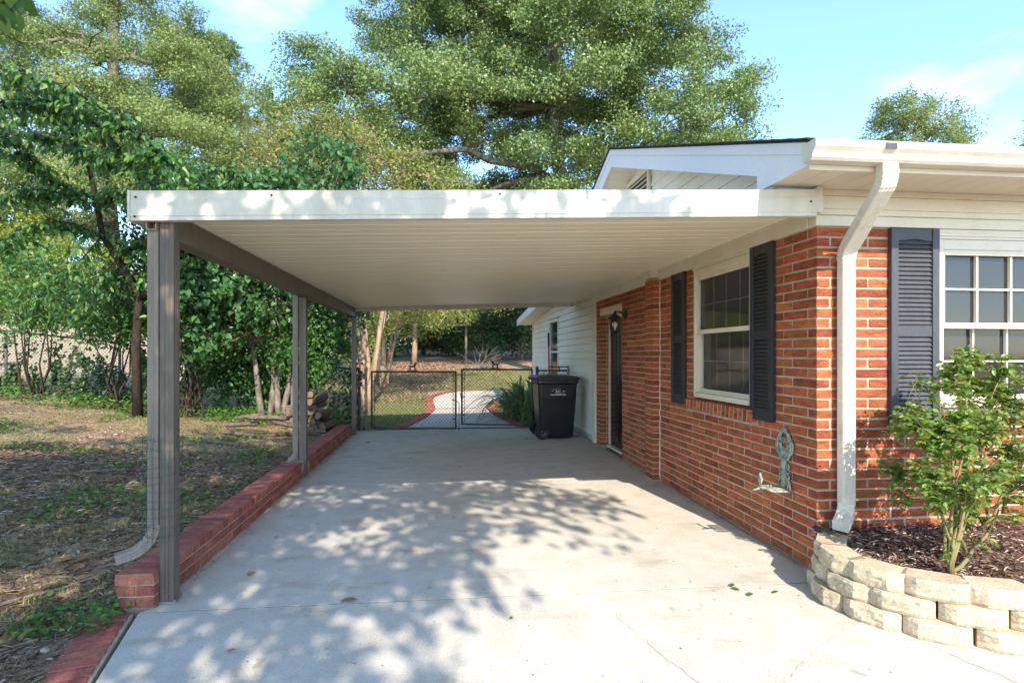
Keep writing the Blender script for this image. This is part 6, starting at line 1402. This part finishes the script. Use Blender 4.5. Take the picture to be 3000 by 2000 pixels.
for pts in tips:
    ln_ = (pts[-1]-pts[0]).length
    m_ = 6 if ln_ < .25 else 8
    for k in range(m_):
        u = rng.uniform(1.5, 6); a = pts[min(int(u), 5)].lerp(pts[min(int(u)+1, 6)], u % 1)
        if a.z < .36: continue
        dr = Vector(rng.normal(size=3)); dr.z = dr.z*.5+.1; dr.normalize(); st = rng.uniform(.035, .065); sdv = dr.cross(Vector((0, 0, 1))).normalized() if abs(dr.z) < .95 else Vector((1, 0, 0)); nv = Vector((0, 0, 1))+Vector(rng.normal(size=3))*.5
        for f_, s_ in ((.45, 1), (.45, -1), (.8, 1), (.8, -1), (1.0, 0)):
            c = a+dr*st*f_; dd = dr*.5+sdv*s_*.9+Vector((0, 0, -.25)); P.append(T3(c)); D.append(T3(dd)); N.append(T3(nv+Vector(rng.normal(size=3))*.3)); Ls.append(rng.uniform(.022, .038))
P = np.array(P); P[:, 1] = np.minimum(P[:, 1], CY-.2); Ls = np.array(Ls)
leaves('leaves', P, D, N, Ls, Ls*.68, LF['rose'], t_, 'oval', T3(rb), rng)

# ------------------------------------------------------------------ ground cover
rng = np.random.default_rng(130)
def scatter(n, x0, x1, y0, y1, test=None):
    x = rng.uniform(x0, x1, n); y = y0+(y1-y0)*rng.random(n)
    k = np.ones(n, bool) if test is None else test(x, y); return x[k], y[k]
def vnoise(x, y, s, seed):
    r_ = np.random.default_rng(seed); g = r_.random((64, 64)); u, v = x*s, y*s; i, j = np.floor(u).astype(int), np.floor(v).astype(int); fu_, fv = u-i, v-j; fu_ = fu_*fu_*(3-2*fu_); fv = fv*fv*(3-2*fv)
    G_ = lambda a, b_: g[a % 64, b_ % 64]
    return (G_(i, j)*(1-fu_)+G_(i+1, j)*fu_)*(1-fv)+(G_(i, j+1)*(1-fu_)+G_(i+1, j+1)*fu_)*fv
left_ok = lambda x, y: np.where(y > 3.4, x < -1.87, x < np.interp(y, [-1, 0, 1.2, 2.66, 3.36], [-0.9, -1.1, -1.315, -1.545, -1.722])-0.22)
# yard grass
x, y = scatter(150000, -9.5, -1.3, 2.2, 11.5, lambda x, y: left_ok(x, y) & (vnoise(x, y, 1.1, 5)*.6+vnoise(x, y, 3.1, 6)*.4 > .46+.0*x))
xa, ya = scatter(30000, -3.6, -1.6, 2.2, 5.2, lambda x, y: left_ok(x, y) & (vnoise(x, y, 2.3, 15) > .55)); x = np.concatenate([x, xa]); y = np.concatenate([y, ya])
n = len(x); z = hgt(x, y); a = rng.random(n)*6.283; tl_ = rng.uniform(.2, .9, n); D = np.stack([np.cos(a)*tl_, np.sin(a)*tl_, np.ones(n)], 1)
tag(leaves('yard_grass', np.stack([x, y, z-.004], 1), D, rng.normal(size=(n, 3)), rng.uniform(.018, .06, n), rng.uniform(.003, .006, n), LF['grass'], None, 'blade', rng=rng), 'patchy dry lawn grass in the dirt yard beside the kerb', 'grass', kind='stuff')
# leaf litter and straw
x, y = scatter(26000, -8.5, -1.3, 2.2, 11.0, left_ok); n = len(x); z = hgt(x, y); a = rng.random(n)*6.283
tag(leaves('leaf_litter', np.stack([x, y, z+rng.uniform(.003, .014, n)], 1), np.stack([np.cos(a), np.sin(a), rng.normal(0, .25, n)], 1), np.stack([rng.normal(0, .4, n), rng.normal(0, .4, n), np.ones(n)], 1), rng.uniform(.012, .05, n), rng.uniform(.004, .024, n), LF['litter'], None, 'oval', rng=rng), 'dry brown leaf litter and straw strewn over the dirt yard', 'leaf litter', kind='stuff')
x, y = scatter(16000, -5.0, -1.5, 2.2, 7.5, left_ok); n = len(x); z = hgt(x, y); a = rng.random(n)*6.283
tag(leaves('dry_straw', np.stack([x, y, z+rng.uniform(.003, .02, n)], 1), np.stack([np.cos(a), np.sin(a), rng.normal(0, .18, n)], 1), np.stack([rng.normal(0, .4, n), rng.normal(0, .4, n), np.ones(n)], 1), rng.uniform(.03, .11, n), rng.uniform(.002, .0045, n), LF['litter'], None, 'lance', rng=rng), 'dry straw stems strewn over the dirt near the kerb end', 'straw', kind='stuff')
# low weeds along the fence and by the kerb
x, y = scatter(52000, -9.5, -1.9, 3.4, 12.6, lambda x, y: (np.abs((y-10.95)-(-1.6-x)*.19+.55) < .75) & (vnoise(x, y, 2.2, 9) > .38)); n1 = len(x)
x2, y2 = scatter(60000, -9, -1.75, 2.3, 11, lambda x, y: left_ok(x, y) & (vnoise(x, y, 1.7, 12) > .74)); x2, y2 = x2[:7000], y2[:7000]
x3, y3 = scatter(330, -2.25, -1.74, 3.08, 3.42); x = np.concatenate([x, x2, x3]); y = np.concatenate([y, y2, y3]); n = len(x); z = np.maximum(hgt(x, y), 0)
hh = np.concatenate([rng.uniform(.02, .22, n1), rng.uniform(.005, .05, n-n1)]); a = rng.random(n)*6.283; L = np.concatenate([rng.uniform(.03, .08, n1), rng.uniform(.018, .05, n-n1)])
tag(leaves('weeds', np.stack([x, y, z+hh], 1), np.stack([np.cos(a), np.sin(a), rng.normal(0, .4, n)], 1), np.stack([rng.normal(0, .5, n), rng.normal(0, .5, n)-.2, np.ones(n)], 1), L, L*.6, LF['weed'], None, 'oval', rng=rng), 'low green weeds creeping along the fence and kerb', 'weeds', kind='stuff')
# back lawn
bl = lambda x, y: ~((x > np.interp(y, [10.9, 12.2, 13.6, 15, 16.2, 17.2], [-1.0, -.74, -.54, -.46, -.54, -.5])) & (x < np.interp(y, [10.9, 12.2, 13.6, 15, 15.7, 16.2], [1.66, 1.5, 1.4, 1.4, 1.5, 1.7])) & (y < 18.9)) & ~((x > -.3) & (y > 16.2) & (y < 19))
x, y = scatter(95000, -3.2, 2.44, 11.0, 24, bl); n = len(x); z = hgt(x, y); a = rng.random(n)*6.283; tl_ = rng.uniform(.2, .9, n)
tag(leaves('back_lawn', np.stack([x, y, z-.004], 1), np.stack([np.cos(a)*tl_, np.sin(a)*tl_, np.ones(n)], 1), rng.normal(size=(n, 3)), rng.uniform(.03, .075, n), rng.uniform(.005, .010, n), LF['grass'], None, 'blade', rng=rng), 'short pale lawn grass behind the chain link gates', 'grass', kind='stuff')
x, y = scatter(12000, -4, 3, 16, 32, lambda x, y: bl(x, y) & (rng.random(len(x)) < np.where(x < .2, .9, .25)+np.where(y > 26, .5, 0))); n = len(x); z = hgt(x, y); a = rng.random(n)*6.283
tag(leaves('back_leaf_litter', np.stack([x, y, z+.02], 1), np.stack([np.cos(a), np.sin(a), rng.normal(0, .3, n)], 1), np.stack([rng.normal(0, .4, n), rng.normal(0, .4, n), np.ones(n)], 1), rng.uniform(.05, .12, n), rng.uniform(.03, .07, n), LF['redlit'], None, 'oval', rng=rng), 'rusty fallen leaves under the crape myrtles on the back lawn', 'leaf litter', kind='stuff')

# small single things
rs = random.Random(9)
for k, (p, q, r, lab) in enumerate([((-2.5, 3.4), (-2.12, 3.75), .012, 'forked stick in the dirt left of the kerb end'), ((-2.35, 2.75), (-2.02, 3.05), .014, 'thick brown stick among straw beside the brick border'), ((-2.35, 4.55), (-1.95, 4.62), .008, 'pale straight twig beside the wire guard'), ((-3.6, 6.0), (-3.1, 6.3), .018, 'long dark stick in the middle of the dirt yard'), ((-3.3, 8.2), (-2.75, 7.95), .03, 'short grey limb lying before the woodpile'), ((-2.1, 6.6), (-1.95, 6.35), .006, 'thin pale twig beside the brick kerb')]):
    P = []
    for i in range(6): u = i/5; x = p[0]+(q[0]-p[0])*u+rs.uniform(-.012, .012); y = p[1]+(q[1]-p[1])*u+rs.uniform(-.012, .012); P.append((x, y, hz(x, y)+r*.8+.006))
    o = MB().tube(P, [r*(1-.5*i/5) for i in range(6)], 6).build('stick', M['wood'] if k != 2 else M['straw'], None, off=Vector(P[0])); tag(o, lab, 'stick', 'sticks on the yard')
def rock(x, y, r, lab):
    bm = bmesh.new(); bmesh.ops.create_icosphere(bm, subdivisions=2, radius=r)
    for v in bm.verts: v.co *= rs.uniform(.75, 1.15); v.co.z *= .55
    me = bpy.data.meshes.new('rock'); bm.to_mesh(me); bm.free(); me.materials.append(M['rock']); o = bpy.data.objects.new('rock', me); COL.objects.link(o); o.location = (x, y, hz(x, y)+r*.3); tag(o, lab, 'rock', 'pale rocks in the dirt')
rock(-1.93, 2.96, .022, 'pale tan rock at the upper end of the brick border'); rock(-2.36, 2.86, .02, 'pale rock at the end of the brown stick'); rock(-2.47, 2.95, .02, 'whitish rock in the straw'); rock(-2.30, 2.55, .012, 'small whitish pebble by the straw'); rock(-3.35, 5.3, .02, 'white rock chip in the dirt yard'); rock(-2.65, 3.25, .022, 'flat white rock chip at the weeds')
def fleaf(x, y, l, ang, lab, mat, z=0.004):
    o = leaves('fallen_leaf', [(x, y, z+.004)], [(math.cos(ang), math.sin(ang), .12)], [(.2, .1, 1)], l, l*.6, mat, None, 'oval', (x, y, z)); tag(o, lab, 'leaf', 'fallen leaves on the slab')
bl_ = LF['litter']
fleaf(-1.05, 2.86, .045, .3, 'curled brown leaf on the front slab', LF['redlit']); fleaf(-.60, 3.37, .10, 0.1, 'large pale dry leaf lying on the slab joint', bl_); fleaf(-1.28, 3.83, .07, .9, 'dark twig like leaf near the kerb end', bl_)
fleaf(1.80, 3.27, .06, 2.2, 'green fallen leaf near the stone planter', LF['weed']); fleaf(1.85, 3.23, .06, 4.0, 'limp green sprig near the stone planter', LF['weed']); fleaf(1.78, 3.33, .05, 1.0, 'small green leaflet near the house corner', LF['weed']); fleaf(1.98, 3.22, .05, .2, 'olive leaf beside the green sprig', LF['weed'])
fleaf(.36, 3.05, .03, 1.0, 'tiny dark leaf in the dappled shade', LF['weed']); fleaf(-1.28, 9.4, .09, 0, 'dark round leaf near the woodpile end of the slab', LF['shrub']); fleaf(.9, 9.3, .08, 2, 'dry leaf in front of the right gate', bl_); fleaf(1.38, 9.45, .08, 1, 'brown leaf left of the cart wheel', LF['redlit']); fleaf(.2, 7.2, .07, 1.5, 'dark leaf in the shade of the carport', bl_)

# grit and bits of debris on the slab
rng = np.random.default_rng(150); n = 1500; x = np.concatenate([rng.uniform(-1.5, 2.4, 500), -1.63+np.abs(rng.normal(0, .05, 500)), 2.45-np.abs(rng.normal(0, .05, 500))]); y = np.concatenate([rng.uniform(1.6, 10.8, 500), rng.uniform(3.5, 10.6, 500), rng.uniform(3.6, 9.0, 500)]); a = rng.random(n)*6.283
tag(leaves('slab_debris', np.stack([x, y, np.full(n, .004)], 1), np.stack([np.cos(a), np.sin(a), rng.normal(0, .1, n)], 1), np.stack([rng.normal(0, .2, n), rng.normal(0, .2, n), np.ones(n)], 1), rng.uniform(.006, .024, n), rng.uniform(.003, .008, n), LF['litter'], None, 'oval', rng=rng), 'tiny bits of leaf debris strewn over the concrete slab', 'debris', kind='stuff')
